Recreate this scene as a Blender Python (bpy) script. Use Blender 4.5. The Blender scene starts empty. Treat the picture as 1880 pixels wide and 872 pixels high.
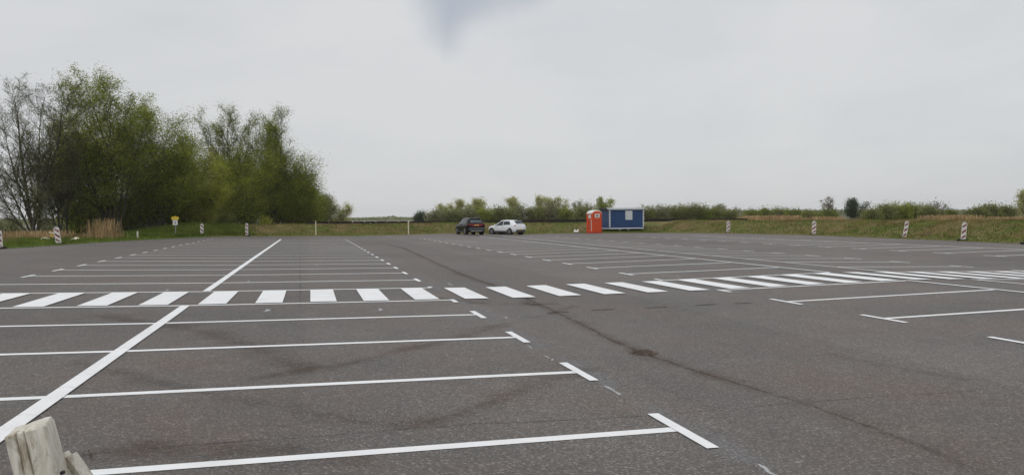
import bpy, bmesh, math, random
import numpy as np
from mathutils import Vector, Matrix

R = math.radians
sc = bpy.context.scene
col = sc.collection
rnd = random.Random(7)

# ------------------------------------------------------------------ camera
F_PX, CAM_H = 1376.0, 1.70
PITCH, ROLL = R(1.557), -0.0100
cam_d = bpy.data.cameras.new('camera')
cam_d.sensor_width = 36.0
cam_d.lens = 36.0 * F_PX / 1880.0
cam_d.clip_start = 0.05
cam_d.clip_end = 12000
cam = bpy.data.objects.new('camera', cam_d)
col.objects.link(cam)
CAM_R = Matrix.Rotation(math.pi / 2 - PITCH, 3, 'X') @ Matrix.Rotation(ROLL, 3, 'Z')
cam.matrix_world = Matrix.Translation((0, 0, CAM_H)) @ CAM_R.to_4x4()
sc.camera = cam

# ------------------------------------------------------------------ sky and sun
SUN_EL, SUN_AZ = R(48), R(205)        # azimuth clockwise from +Y: behind the camera, a little left
world = bpy.data.worlds.new('World')
sc.world = world
world.use_nodes = True
wn, wl = world.node_tree.nodes, world.node_tree.links
wn.clear()
def W(t, **k):
    n = wn.new(t)
    for a, b in k.items(): setattr(n, a, b)
    return n
w_out = W('ShaderNodeOutputWorld'); w_bg = W('ShaderNodeBackground')
w_bg.inputs['Strength'].default_value = 0.10
sky = W('ShaderNodeTexSky', sky_type='NISHITA', sun_disc=False, sun_elevation=SUN_EL, sun_rotation=SUN_AZ)
tc = W('ShaderNodeTexCoord')
mp = W('ShaderNodeMapping'); mp.inputs['Scale'].default_value = (1.0, 1.0, 3.2)
wl.new(tc.outputs['Generated'], mp.inputs['Vector'])
n1 = W('ShaderNodeTexNoise'); n1.inputs['Scale'].default_value = 1.7; n1.inputs['Detail'].default_value = 5; n1.inputs['Roughness'].default_value = 0.5
n1.inputs['Distortion'].default_value = 0.4
wl.new(mp.outputs['Vector'], n1.inputs['Vector'])
r1 = W('ShaderNodeValToRGB')
r1.color_ramp.elements[0].position = 0.32; r1.color_ramp.elements[0].color = (5.9, 6.04, 6.28, 1)
r1.color_ramp.elements[1].position = 0.62; r1.color_ramp.elements[1].color = (6.95, 7.0, 7.05, 1)
n3 = W('ShaderNodeTexNoise'); n3.inputs['Scale'].default_value = 5.5; n3.inputs['Detail'].default_value = 6; n3.inputs['Roughness'].default_value = 0.55; n3.inputs['Distortion'].default_value = 0.8
wl.new(mp.outputs['Vector'], n3.inputs['Vector'])
nm = W('ShaderNodeMix', data_type='FLOAT'); nm.inputs['Factor'].default_value = 0.22
wl.new(n1.outputs['Fac'], nm.inputs['A']); wl.new(n3.outputs['Fac'], nm.inputs['B'])
wl.new(nm.outputs['Result'], r1.inputs['Fac'])
# a thinner blue-grey fold in the cloud sheet above the middle of the lot
n2 = W('ShaderNodeTexNoise'); n2.inputs['Scale'].default_value = 7.0; n2.inputs['Detail'].default_value = 4
wl.new(tc.outputs['Generated'], n2.inputs['Vector'])
vs = W('ShaderNodeVectorMath', operation='SUBTRACT'); vs.inputs[1].default_value = (0.5, 0.5, 0.5)
wl.new(n2.outputs['Color'], vs.inputs[0])
vm = W('ShaderNodeVectorMath', operation='SCALE'); vm.inputs['Scale'].default_value = 0.085
wl.new(vs.outputs[0], vm.inputs[0])
va = W('ShaderNodeVectorMath', operation='ADD')
wl.new(tc.outputs['Generated'], va.inputs[0]); wl.new(vm.outputs[0], va.inputs[1])
def WM(op, a, b=None, clamp=False):
    n = W('ShaderNodeMath', operation=op, use_clamp=clamp)
    for i, v in enumerate((a, b)):
        if v is None: continue
        if isinstance(v, (int, float)): n.inputs[i].default_value = v
        else: wl.new(v, n.inputs[i])
    return n.outputs[0]
sf = W('ShaderNodeSeparateXYZ'); wl.new(va.outputs[0], sf.inputs[0])
yy_ = WM('MAXIMUM', sf.outputs['Y'], 0.05)
fa = WM('ADD', WM('DIVIDE', sf.outputs['X'], yy_), 0.086)      # tangent of azimuth from the fold's tip
fe = WM('SUBTRACT', WM('DIVIDE', sf.outputs['Z'], yy_), 0.226)  # tangent of height above the fold's tip
d1_ = WM('ADD', WM('MULTIPLY', fa, 0.84), WM('MULTIPLY', fe, 0.54))
d2_ = WM('ADD', WM('MULTIPLY', fa, -0.50), WM('MULTIPLY', fe, 0.86))
dm_ = WM('MINIMUM', d1_, d2_)
mr = W('ShaderNodeMapRange', interpolation_type='SMOOTHSTEP')
mr.inputs['From Min'].default_value = -0.024; mr.inputs['From Max'].default_value = 0.046
mr.inputs['To Min'].default_value = 0; mr.inputs['To Max'].default_value = 0.95
wl.new(dm_, mr.inputs['Value'])
mx = W('ShaderNodeMix', data_type='RGBA'); mx.inputs['B'].default_value = (3.8, 4.25, 5.0, 1)
wl.new(WM('MULTIPLY', mr.outputs[0], WM('SUBTRACT', 1.0, WM('MULTIPLY', fe, 3.2, True), True)), mx.inputs['Factor']); wl.new(r1.outputs['Color'], mx.inputs['A'])
# an overcast sky is brighter overhead than at the horizon
sx = W('ShaderNodeSeparateXYZ'); wl.new(tc.outputs['Generated'], sx.inputs[0])
me = W('ShaderNodeMapRange', interpolation_type='SMOOTHSTEP')
me.inputs['From Min'].default_value = 0.1; me.inputs['From Max'].default_value = 1.0
me.inputs['To Min'].default_value = 1.0; me.inputs['To Max'].default_value = 1.45
wl.new(sx.outputs['Z'], me.inputs['Value'])
ml = W('ShaderNodeVectorMath', operation='SCALE')
wl.new(mx.outputs['Result'], ml.inputs[0]); wl.new(me.outputs[0], ml.inputs['Scale'])
mf = W('ShaderNodeMix', data_type='RGBA'); mf.inputs['Factor'].default_value = 0.93
wl.new(sky.outputs[0], mf.inputs['A']); wl.new(ml.outputs[0], mf.inputs['B'])
wl.new(mf.outputs['Result'], w_bg.inputs['Color'])
wl.new(w_bg.outputs[0], w_out.inputs[0])

sd = bpy.data.lights.new('sun', 'SUN'); sd.energy = 0.9; sd.angle = R(22); sd.color = (1.0, 0.96, 0.90)
sun = bpy.data.objects.new('sun', sd); col.objects.link(sun)
sdir = Vector((math.sin(SUN_AZ) * math.cos(SUN_EL), math.cos(SUN_AZ) * math.cos(SUN_EL), math.sin(SUN_EL)))
sun.rotation_euler = sdir.to_track_quat('Z', 'Y').to_euler()
sun.location = (0, 0, 60)
vw = sc.view_settings
vw.view_transform = 'Standard'; vw.look = 'None'; vw.exposure = 0.0; vw.gamma = 1.0; vw.use_curve_mapping = False

# ------------------------------------------------------------------ the lot's own grid
# u runs along the bays' row, v across the rows; the asphalt falls gently to a drain between the rows
YAW = 0.263
D1 = (-math.sin(YAW), math.cos(YAW)); D2 = (math.cos(YAW), math.sin(YAW))
FV = [-60, -24, -7.47, -2.29, 2.81, 4.30, 9.0, 14.17, 16.18, 21.25, 25.69, 31.0, 60]
FZ = [0.33, 0.33, 0.216, 0.086, 0.0, -0.03, -0.017, 0.041, -0.001, -0.124, -0.002, 0.03, 0.03]
def lot_z(v): return float(np.interp(v, FV, FZ))
def uv2w(u, v, dz=0.0): return Vector((u * D1[0] + v * D2[0], u * D1[1] + v * D2[1], lot_z(v) + dz))
def w2uv(x, y): return (x * D1[0] + y * D1[1], x * D2[0] + y * D2[1])
def ray(px, py): return CAM_R @ Vector(((px - 940) / F_PX, -(py - 436) / F_PX, -1.0))
def at(px, py, dz=0.0):
    """point of the asphalt (or its continued slope) seen at photo position px, py"""
    d = ray(px, py); z = 0.0
    for _ in range(40):
        t = (z - CAM_H) / d.z
        z = 0.5 * z + 0.5 * lot_z(w2uv(d.x * t, d.y * t)[1])
    return Vector((d.x * t, d.y * t, z + dz))
def far(px, py, Y):
    d = ray(px, py); t = Y / d.y
    return Vector((d.x * t, Y, CAM_H + d.z * t))
def colx(px, Y, py=405): return far(px, py, Y).x
UN = {-1: 2.85, 0: 5.355, 1: 7.72, 2: 10.20, 3: 12.785, 4: 15.27, 5: 18.11, 6: 20.49}
def un(n): return UN[n] if n in UN else 5.74 + 2.5 * n

# ------------------------------------------------------------------ material helpers
def new_mat(name):
    m = bpy.data.materials.new(name); m.use_nodes = True
    n, l = m.node_tree.nodes, m.node_tree.links
    n.clear()
    out = n.new('ShaderNodeOutputMaterial')
    return m, n, l, out
def principled(n, l, out, rough=0.7, spec=0.4, metal=0.0):
    b = n.new('ShaderNodeBsdfPrincipled')
    b.inputs['Roughness'].default_value = rough
    b.inputs['Specular IOR Level'].default_value = spec
    b.inputs['Metallic'].default_value = metal
    l.new(b.outputs[0], out.inputs['Surface'])
    return b
def noise(n, l, vec, scale, detail=4, rough=0.55, dist=0.0):
    t = n.new('ShaderNodeTexNoise')
    t.inputs['Scale'].default_value = scale; t.inputs['Detail'].default_value = detail
    t.inputs['Roughness'].default_value = rough; t.inputs['Distortion'].default_value = dist
    if vec is not None: l.new(vec, t.inputs['Vector'])
    return t.outputs['Fac']
def ramp(n, l, fac, stops):
    r = n.new('ShaderNodeValToRGB'); e = r.color_ramp.elements
    while len(e) < len(stops): e.new(0.5)
    for el, (p, c) in zip(e, stops):
        el.position = p
        el.color = (c, c, c, 1) if isinstance(c, (int, float)) else (c[0], c[1], c[2], 1)
    l.new(fac, r.inputs['Fac'])
    return r.outputs['Color']
def mixc(n, l, fac, a, b, mode='MIX'):
    m = n.new('ShaderNodeMix'); m.data_type = 'RGBA'; m.blend_type = mode
    for v, s in ((fac, 'Factor'), (a, 'A'), (b, 'B')):
        if hasattr(v, 'is_linked') or isinstance(v, bpy.types.NodeSocket): l.new(v, m.inputs[s])
        elif isinstance(v, (int, float)): m.inputs[s].default_value = v
        else: m.inputs[s].default_value = (v[0], v[1], v[2], 1)
    return m.outputs['Result']
def math_n(n, l, op, a, b=None, clamp=False):
    m = n.new('ShaderNodeMath'); m.operation = op; m.use_clamp = clamp
    for i, v in enumerate((a, b)):
        if v is None: continue
        if isinstance(v, bpy.types.NodeSocket): l.new(v, m.inputs[i])
        else: m.inputs[i].default_value = v
    return m.outputs[0]
def bump(n, l, b, h, strength, dist):
    bn = n.new('ShaderNodeBump'); bn.inputs['Strength'].default_value = strength; bn.inputs['Distance'].default_value = dist
    l.new(h, bn.inputs['Height']); l.new(bn.outputs[0], b.inputs['Normal'])
def objco(n): return n.new('ShaderNodeTexCoord').outputs['Object']

def simple_mat(name, c, rough=0.6, spec=0.4, metal=0.0, var=0.12, scale=6.0, bmp=0.0):
    m, n, l, out = new_mat(name); b = principled(n, l, out, rough, spec, metal)
    co = objco(n)
    f = noise(n, l, co, scale, 5)
    lo = tuple(x * (1 - var) for x in c); hi = tuple(min(1, x * (1 + var)) for x in c)
    l.new(ramp(n, l, f, [(0.3, lo), (0.7, hi)]), b.inputs['Base Color'])
    if bmp: bump(n, l, b, noise(n, l, co, scale * 6, 4), 0.5, bmp)
    return m

def make_asphalt():
    m, n, l, out = new_mat('asphalt'); b = principled(n, l, out, 0.72, 0.36)
    co = objco(n)
    big = noise(n, l, co, 0.13, 5, 0.6)
    c = ramp(n, l, big, [(0.34, (0.088, 0.081, 0.076)), (0.66, (0.134, 0.122, 0.112))])
    # reddish leaf-tannin stains
    red = ramp(n, l, noise(n, l, co, 0.42, 5, 0.62, 0.3), [(0.46, 0.0), (0.70, 0.85)])
    c = mixc(n, l, red, c, (0.124, 0.096, 0.082))
    # damp greyish-dark patches
    dk = ramp(n, l, noise(n, l, co, 0.9, 6, 0.68, 0.6), [(0.58, 0.0), (0.76, 0.5)])
    c = mixc(n, l, dk, c, (0.070, 0.065, 0.060))
    # bleached patches
    lt = ramp(n, l, noise(n, l, co, 2.1, 5, 0.65), [(0.56, 0.0), (0.8, 0.45)])
    c = mixc(n, l, lt, c, (0.178, 0.166, 0.153))
    # aggregate
    v = n.new('ShaderNodeTexVoronoi'); v.inputs['Scale'].default_value = 75.0
    l.new(co, v.inputs['Vector'])
    ag = n.new('ShaderNodeSeparateColor'); l.new(v.outputs['Color'], ag.inputs[0])
    st = ramp(n, l, ag.outputs[0], [(0.0, 0.68), (0.5, 0.96), (0.86, 1.19), (0.97, 2.1)])
    c = mixc(n, l, 1.0, c, st, 'MULTIPLY')
    g2 = ramp(n, l, noise(n, l, co, 26, 3, 0.7), [(0.3, 0.83), (0.7, 1.16)])
    c = mixc(n, l, 1.0, c, g2, 'MULTIPLY')
    # small tar spots and scuffs
    mpn = n.new('ShaderNodeMapping'); mpn.inputs['Rotation'].default_value = (0, 0, YAW); mpn.inputs['Scale'].default_value = (1.6, 4.5, 1)
    l.new(co, mpn.inputs['Vector'])
    sp = ramp(n, l, noise(n, l, mpn.outputs[0], 2.4, 2, 0.5), [(0.715, 0.0), (0.76, 0.75)])
    c = mixc(n, l, sp, c, (0.050, 0.047, 0.044))
    # the old paving lanes differ a little in tone
    sxx = n.new('ShaderNodeSeparateXYZ'); mpl = n.new('ShaderNodeMapping'); mpl.inputs['Rotation'].default_value = (0, 0, -YAW); l.new(co, mpl.inputs['Vector']); l.new(mpl.outputs[0], sxx.inputs[0])
    lane = n.new('ShaderNodeTexWhiteNoise'); lane.noise_dimensions = '1D'
    l.new(math_n(n, l, 'FLOOR', math_n(n, l, 'ADD', math_n(n, l, 'DIVIDE', sxx.outputs[0], 3.4), math_n(n, l, 'MULTIPLY', noise(n, l, co, 1.5, 3), 0.05))), lane.inputs['W'])
    c = mixc(n, l, 1.0, c, ramp(n, l, lane.outputs['Value'], [(0.0, 0.91), (1.0, 1.08)]), 'MULTIPLY')
    # scattered pale grains
    v2 = n.new('ShaderNodeTexVoronoi'); v2.inputs['Scale'].default_value = 9.0; l.new(co, v2.inputs['Vector'])
    gr = ramp(n, l, v2.outputs['Distance'], [(0.035, 0.7), (0.07, 0.0)])
    c = mixc(n, l, gr, c, (0.34, 0.33, 0.31))
    l.new(c, b.inputs['Base Color'])
    h = mixc(n, l, 0.5, v.outputs['Distance'], noise(n, l, co, 60, 3))
    bump(n, l, b, h, 0.55, 0.006)
    return m

def make_paint(name='road_paint', c=(0.79, 0.80, 0.81), wear=0.55):
    m, n, l, out = new_mat(name); b = principled(n, l, out, 0.62, 0.35)
    co = objco(n)
    f = noise(n, l, co, 3.0, 5, 0.65)
    k = ramp(n, l, f, [(0.3, tuple(x * 0.90 for x in c)), (0.6, c)])
    wv = ramp(n, l, noise(n, l, co, 34, 5, 0.75), [(0.60, 0.0), (0.76, wear)])
    k = mixc(n, l, wv, k, (0.33, 0.32, 0.31))
    dirt = ramp(n, l, noise(n, l, co, 0.8, 4, 0.6), [(0.5, 0.0), (0.8, 0.22)])
    k = mixc(n, l, dirt, k, (0.45, 0.42, 0.38))
    l.new(k, b.inputs['Base Color'])
    bump(n, l, b, noise(n, l, co, 90, 3), 0.25, 0.002)
    return m

def make_decal(name, c, density, nscale, core=0.0, rough=0.9, sharp=0.25, aniso=(1, 1)):
    """stain or crack lying on the asphalt: opacity falls to the ribbon's edges and is broken up by noise"""
    m, n, l, out = new_mat(name)
    b = n.new('ShaderNodeBsdfPrincipled'); b.inputs['Roughness'].default_value = rough
    b.inputs['Specular IOR Level'].default_value = 0.2
    tr = n.new('ShaderNodeBsdfTransparent'); ms = n.new('ShaderNodeMixShader')
    uvn = n.new('ShaderNodeUVMap'); uvn.uv_map = 'UVMap'
    s = n.new('ShaderNodeSeparateXYZ'); l.new(uvn.outputs[0], s.inputs[0])
    a = math_n(n, l, 'ABSOLUTE', math_n(n, l, 'SUBTRACT', math_n(n, l, 'MULTIPLY', s.outputs[1], 2.0), 1.0))
    prof = math_n(n, l, 'SUBTRACT', 1.0, a)                     # 1 in the middle, 0 at the rim
    endf = s.outputs[2]
    co = objco(n)
    nz = noise(n, l, co, nscale, 6, 0.72)
    nf = noise(n, l, co, nscale * 9, 4, 0.7)
    k = math_n(n, l, 'ADD', math_n(n, l, 'MULTIPLY', prof, 0.9), math_n(n, l, 'MULTIPLY', math_n(n, l, 'SUBTRACT', nz, 0.5), 1.5))
    k = math_n(n, l, 'ADD', k, math_n(n, l, 'MULTIPLY', math_n(n, l, 'SUBTRACT', nf, 0.5), 0.7))
    mrn = n.new('ShaderNodeMapRange'); mrn.interpolation_type = 'SMOOTHSTEP'
    mrn.inputs['From Min'].default_value = 0.42 - core; mrn.inputs['From Max'].default_value = 0.42 - core + sharp
    mrn.inputs['To Min'].default_value = 0; mrn.inputs['To Max'].default_value = density
    l.new(k, mrn.inputs['Value'])
    soft = math_n(n, l, 'MULTIPLY', mrn.outputs[0], math_n(n, l, 'MULTIPLY', prof, 3.0, True), True)
    # fade at both ends of the ribbon: U runs 0..1
    eu = math_n(n, l, 'MULTIPLY', math_n(n, l, 'MULTIPLY', s.outputs[0], math_n(n, l, 'SUBTRACT', 1.0, s.outputs[0])), 14.0, True)
    fac = math_n(n, l, 'MULTIPLY', soft, eu, True)
    cc = ramp(n, l, nf, [(0.35, tuple(x * 0.7 for x in c)), (0.65, tuple(x * 1.3 for x in c))])
    l.new(cc, b.inputs['Base Color'])
    l.new(fac, ms.inputs[0]); l.new(tr.outputs[0], ms.inputs[1]); l.new(b.outputs[0], ms.inputs[2])
    l.new(ms.outputs[0], out.inputs['Surface'])
    return m

def make_grass_ground(name, greens, browns, split=(0.42, 0.58), s1=0.22, blades=True):
    m, n, l, out = new_mat(name); b = principled(n, l, out, 0.95, 0.1)
    co = objco(n)
    g = ramp(n, l, noise(n, l, co, 1.3, 5, 0.6), [(0.3, greens[0]), (0.7, greens[1])])
    w = ramp(n, l, noise(n, l, co, 1.9, 5, 0.6), [(0.3, browns[0]), (0.7, browns[1])])
    f = ramp(n, l, noise(n, l, co, s1, 6, 0.68, 0.5), [(split[0], 0.0), (split[1], 1.0)])
    c = mixc(n, l, f, g, w)
    fine = ramp(n, l, noise(n, l, co, 11, 4, 0.75), [(0.3, 0.55), (0.7, 1.4)])
    c = mixc(n, l, 1.0, c, fine, 'MULTIPLY')
    l.new(c, b.inputs['Base Color'])
    bump(n, l, b, noise(n, l, co, 7, 5, 0.7), 0.9, 0.12)
    return m

def make_leaf(name, c1, c2, trans=0.5):
    m, n, l, out = new_mat(name)
    gi = n.new('ShaderNodeNewGeometry')
    co = objco(n)
    k = ramp(n, l, gi.outputs['Random Per Island'], [(0.0, c1), (1.0, c2)])
    br = ramp(n, l, noise(n, l, co, 0.55, 3, 0.5), [(0.3, 0.72), (0.7, 1.3)])
    k = mixc(n, l, 1.0, k, br, 'MULTIPLY')
    d = n.new('ShaderNodeBsdfDiffuse'); t = n.new('ShaderNodeBsdfTranslucent'); ms = n.new('ShaderNodeMixShader')
    l.new(k, d.inputs['Color']); l.new(k, t.inputs['Color'])
    ms.inputs[0].default_value = trans
    l.new(d.outputs[0], ms.inputs[1]); l.new(t.outputs[0], ms.inputs[2]); l.new(ms.outputs[0], out.inputs['Surface'])
    return m

def make_water():
    m, n, l, out = new_mat('water'); b = principled(n, l, out, 0.12, 0.5)
    b.inputs['Base Color'].default_value = (0.05, 0.055, 0.05, 1)
    mpn = n.new('ShaderNodeMapping'); mpn.inputs['Scale'].default_value = (0.5, 1.5, 1)
    l.new(objco(n), mpn.inputs['Vector'])
    bump(n, l, b, noise(n, l, mpn.outputs[0], 1.2, 4), 0.25, 0.05)
    return m

def make_wood():
    m, n, l, out = new_mat('weathered_timber'); b = principled(n, l, out, 0.85, 0.2)
    co = objco(n)
    mpn = n.new('ShaderNodeMapping'); mpn.inputs['Scale'].default_value = (1, 1, 0.07); l.new(co, mpn.inputs['Vector'])
    g = noise(n, l, mpn.outputs[0], 70, 5, 0.65, 0.8)
    c = ramp(n, l, g, [(0.28, (0.40, 0.365, 0.295)), (0.5, (0.56, 0.53, 0.455)), (0.72, (0.68, 0.665, 0.60))])
    mpb = n.new('ShaderNodeMapping'); mpb.inputs['Scale'].default_value = (1, 1, 0.4); l.new(co, mpb.inputs['Vector'])
    al = ramp(n, l, noise(n, l, mpb.outputs[0], 17, 6, 0.68, 0.5), [(0.53, 0.0), (0.68, 0.85)])
    c = mixc(n, l, al, c, (0.215, 0.165, 0.10))
    wh = ramp(n, l, noise(n, l, mpb.outputs[0], 12, 5, 0.6, 0.2), [(0.56, 0.0), (0.70, 0.75)])
    c = mixc(n, l, wh, c, (0.60, 0.61, 0.58))
    dk = ramp(n, l, noise(n, l, co, 55, 4, 0.7), [(0.62, 0.0), (0.78, 0.7)])
    c = mixc(n, l, dk, c, (0.11, 0.085, 0.055))
    l.new(c, b.inputs['Base Color'])
    bump(n, l, b, g, 0.6, 0.004)
    return m

def make_glass(name, c=(0.02, 0.025, 0.03)):
    m, n, l, out = new_mat(name); b = principled(n, l, out, 0.08, 0.4)
    f = noise(n, l, objco(n), 2.0, 2)
    l.new(ramp(n, l, f, [(0.3, c), (0.7, tuple(x * 1.6 for x in c))]), b.inputs['Base Color'])
    return m

M = {}
M['asphalt'] = make_asphalt()
M['paint'] = make_paint()
M['crack'] = make_decal('crack_dirt', (0.066, 0.044, 0.032), 0.6, 4.0, core=-0.06, sharp=0.55)
M['rust'] = make_decal('brown_silt', (0.100, 0.069, 0.052), 0.40, 1.6, core=0.02, sharp=0.9)
M['damp'] = make_decal('damp_stain', (0.062, 0.051, 0.043), 0.26, 2.2, core=0.0, sharp=0.9)
M['seam'] = make_decal('paving_seam', (0.042, 0.038, 0.034), 0.55, 2.5, core=-0.10, sharp=0.4)
M['tar'] = make_decal('tar_cover', (0.060, 0.054, 0.050), 0.55, 2.2, core=0.40, sharp=0.3)
M['soil'] = make_decal('edge_soil', (0.075, 0.062, 0.038), 0.85, 2.0, core=0.10, sharp=0.5)
M['chalk'] = make_decal('paint_dust', (0.50, 0.51, 0.52), 0.75, 5.0, core=0.0, sharp=0.5)
M['haze_dust'] = make_decal('paint_overspray', (0.28, 0.285, 0.30), 0.34, 2.4, core=0.05, sharp=0.7)
M['bank'] = make_grass_ground('bank_grass', ((0.085, 0.105, 0.026), (0.155, 0.165, 0.045)), ((0.145, 0.108, 0.055), (0.235, 0.180, 0.090)), (0.41, 0.60), 0.34)
M['verge'] = make_grass_ground('verge_grass', ((0.065, 0.105, 0.022), (0.125, 0.165, 0.038)), ((0.14, 0.11, 0.055), (0.20, 0.155, 0.08)), (0.60, 0.75), 0.25)
M['meadow'] = make_grass_ground('marsh_meadow', ((0.07, 0.085, 0.03), (0.11, 0.12, 0.045)), ((0.16, 0.13, 0.075), (0.22, 0.18, 0.10)), (0.42, 0.6), 0.02)
M['water'] = make_water()
M['wood'] = make_wood()
M['bark'] = simple_mat('bark', (0.085, 0.073, 0.056), 0.95, 0.1, var=0.35, scale=5, bmp=0.02)
M['twig'] = simple_mat('twig_bark', (0.098, 0.092, 0.052), 0.95, 0.1, var=0.25, scale=3)
M['leaf_olive'] = make_leaf('willow_leaf', (0.15, 0.19, 0.028), (0.38, 0.415, 0.075))
M['leaf_bright'] = make_leaf('fresh_willow_leaf', (0.21, 0.235, 0.036), (0.47, 0.48, 0.09))
M['leaf_deep'] = make_leaf('deep_willow_leaf', (0.125, 0.155, 0.03), (0.29, 0.325, 0.068))
M['leaf_pale'] = make_leaf('pale_catkin_leaf', (0.32, 0.33, 0.13), (0.58, 0.57, 0.28))
M['leaf_grey'] = make_leaf('grey_green_leaf', (0.18, 0.19, 0.1), (0.35, 0.36, 0.19))
M['leaf_dark'] = make_leaf('dark_evergreen_leaf', (0.046, 0.072, 0.034), (0.107, 0.143, 0.065))
M['leaf_shrub'] = make_leaf('shrub_leaf', (0.145, 0.165, 0.052), (0.31, 0.32, 0.112))
M['leaf_brown'] = make_leaf('brown_twig_haze', (0.156, 0.130, 0.086), (0.273, 0.234, 0.156))
M['reed'] = make_leaf('dry_reed', (0.26, 0.175, 0.085), (0.46, 0.34, 0.19), 0.2)
M['blade_green'] = make_leaf('grass_blade', (0.075, 0.115, 0.020), (0.17, 0.21, 0.045), 0.25)
M['blade_dry'] = make_leaf('dry_grass_blade', (0.17, 0.125, 0.058), (0.32, 0.25, 0.12), 0.25)
M['white_plastic'] = simple_mat('white_plastic', (0.60, 0.59, 0.57), 0.5, 0.4, var=0.1, scale=9)
M['red_foil'] = simple_mat('red_reflective_foil', (0.17, 0.016, 0.022), 0.4, 0.5, var=0.15)
M['rubber'] = simple_mat('black_rubber', (0.022, 0.022, 0.022), 0.8, 0.3, var=0.3)
M['cream'] = simple_mat('cream_painted_post', (0.62, 0.57, 0.44), 0.7, 0.3, var=0.15)
M['orange'] = simple_mat('orange_plastic', (0.62, 0.085, 0.024), 0.45, 0.4, var=0.10, scale=4)
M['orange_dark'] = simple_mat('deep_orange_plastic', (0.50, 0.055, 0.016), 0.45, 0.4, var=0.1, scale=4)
M['roof_white'] = simple_mat('translucent_white_roof', (0.72, 0.72, 0.70), 0.5, 0.4, var=0.06)
M['blue'] = simple_mat('blue_painted_panel', (0.015, 0.050, 0.145), 0.5, 0.4, var=0.14, scale=2.5)
M['trim'] = simple_mat('white_metal_trim', (0.62, 0.65, 0.68), 0.5, 0.4, var=0.12, scale=8)
M['shutter'] = simple_mat('pale_window_shutter', (0.52, 0.55, 0.57), 0.5, 0.4, var=0.06)
M['roof_grey'] = simple_mat('grey_roof_sheet', (0.33, 0.36, 0.38), 0.6, 0.4, var=0.15)
M['dark_metal'] = simple_mat('dark_chassis_metal', (0.018, 0.018, 0.019), 0.6, 0.4, var=0.3)
M['steel'] = simple_mat('galvanised_steel', (0.30, 0.31, 0.31), 0.5, 0.4, 0.7, var=0.2)
M['yellow'] = simple_mat('yellow_sign', (0.66, 0.50, 0.03), 0.5, 0.4, var=0.1)
M['ink'] = simple_mat('sign_ink', (0.05, 0.05, 0.055), 0.6, 0.3, var=0.2)
M['black_timber'] = simple_mat('tarred_timber', (0.020, 0.017, 0.015), 0.8, 0.2, var=0.4, scale=2)
M['black_paint'] = simple_mat('dark_car_paint', (0.004, 0.004, 0.006), 0.25, 0.2, var=0.1)
M['white_paint'] = simple_mat('white_car_paint', (0.74, 0.76, 0.79), 0.22, 0.6, var=0.03)
M['glass'] = make_glass('car_glass')
M['rear_glass'] = make_glass('car_rear_glass', (0.05, 0.06, 0.068))
M['tail'] = simple_mat('tail_light_red', (0.30, 0.012, 0.018), 0.15, 0.6, var=0.15)
M['tail_dark'] = simple_mat('tail_light_dark_red', (0.20, 0.014, 0.018), 0.15, 0.6, var=0.15)
M['rim'] = simple_mat('alloy_rim', (0.36, 0.37, 0.38), 0.35, 0.5, 0.6, var=0.15)
M['plate'] = simple_mat('yellow_number_plate', (0.62, 0.42, 0.10), 0.5, 0.4, var=0.05)
M['grey_trim'] = simple_mat('grey_bumper_trim', (0.055, 0.057, 0.062), 0.5, 0.4, var=0.15)
M['iron'] = simple_mat('rusty_cast_iron', (0.110, 0.084, 0.068), 0.8, 0.3, 0.3, var=0.4, scale=12, bmp=0.004)
M['ochre'] = simple_mat('faded_ochre_paint', (0.42, 0.27, 0.09), 0.6, 0.3, var=0.3, scale=8)

# ------------------------------------------------------------------ object helpers
def tag(o, label=None, cat=None, group=None, kind=None):
    if label: o['label'] = label
    if cat: o['category'] = cat
    if group: o['group'] = group
    if kind: o['kind'] = kind
    return o
def link(name, me, mat=None, parent=None, smooth=False):
    o = bpy.data.objects.new(name, me); col.objects.link(o)
    if mat is not None and not me.materials: me.materials.append(mat)
    if parent is not None: o.parent = parent
    if smooth: me.polygons.foreach_set('use_smooth', [True] * len(me.polygons))
    return o
def empty(name, loc=(0, 0, 0), rz=0.0, ry=0.0, rx=0.0):
    o = bpy.data.objects.new(name, None); col.objects.link(o)
    o.empty_display_size = 0.3; o.location = loc; o.rotation_euler = (rx, ry, rz)
    return o
def pyd(name, v, f):
    me = bpy.data.meshes.new(name); me.from_pydata([tuple(p) for p in v], [], f); me.update()
    return me
def np_mesh(name, verts, quads):
    """fast mesh of equal-sided polygons"""
    me = bpy.data.meshes.new(name)
    k = quads.shape[1]
    me.vertices.add(len(verts)); me.vertices.foreach_set('co', verts.astype(np.float32).ravel())
    me.loops.add(quads.size); me.loops.foreach_set('vertex_index', quads.astype(np.int32).ravel())
    me.polygons.add(len(quads))
    me.polygons.foreach_set('loop_start', np.arange(0, quads.size, k, dtype=np.int32))
    me.polygons.foreach_set('loop_total', np.full(len(quads), k, dtype=np.int32))
    me.update(calc_edges=True); me.validate()
    return me
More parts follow.
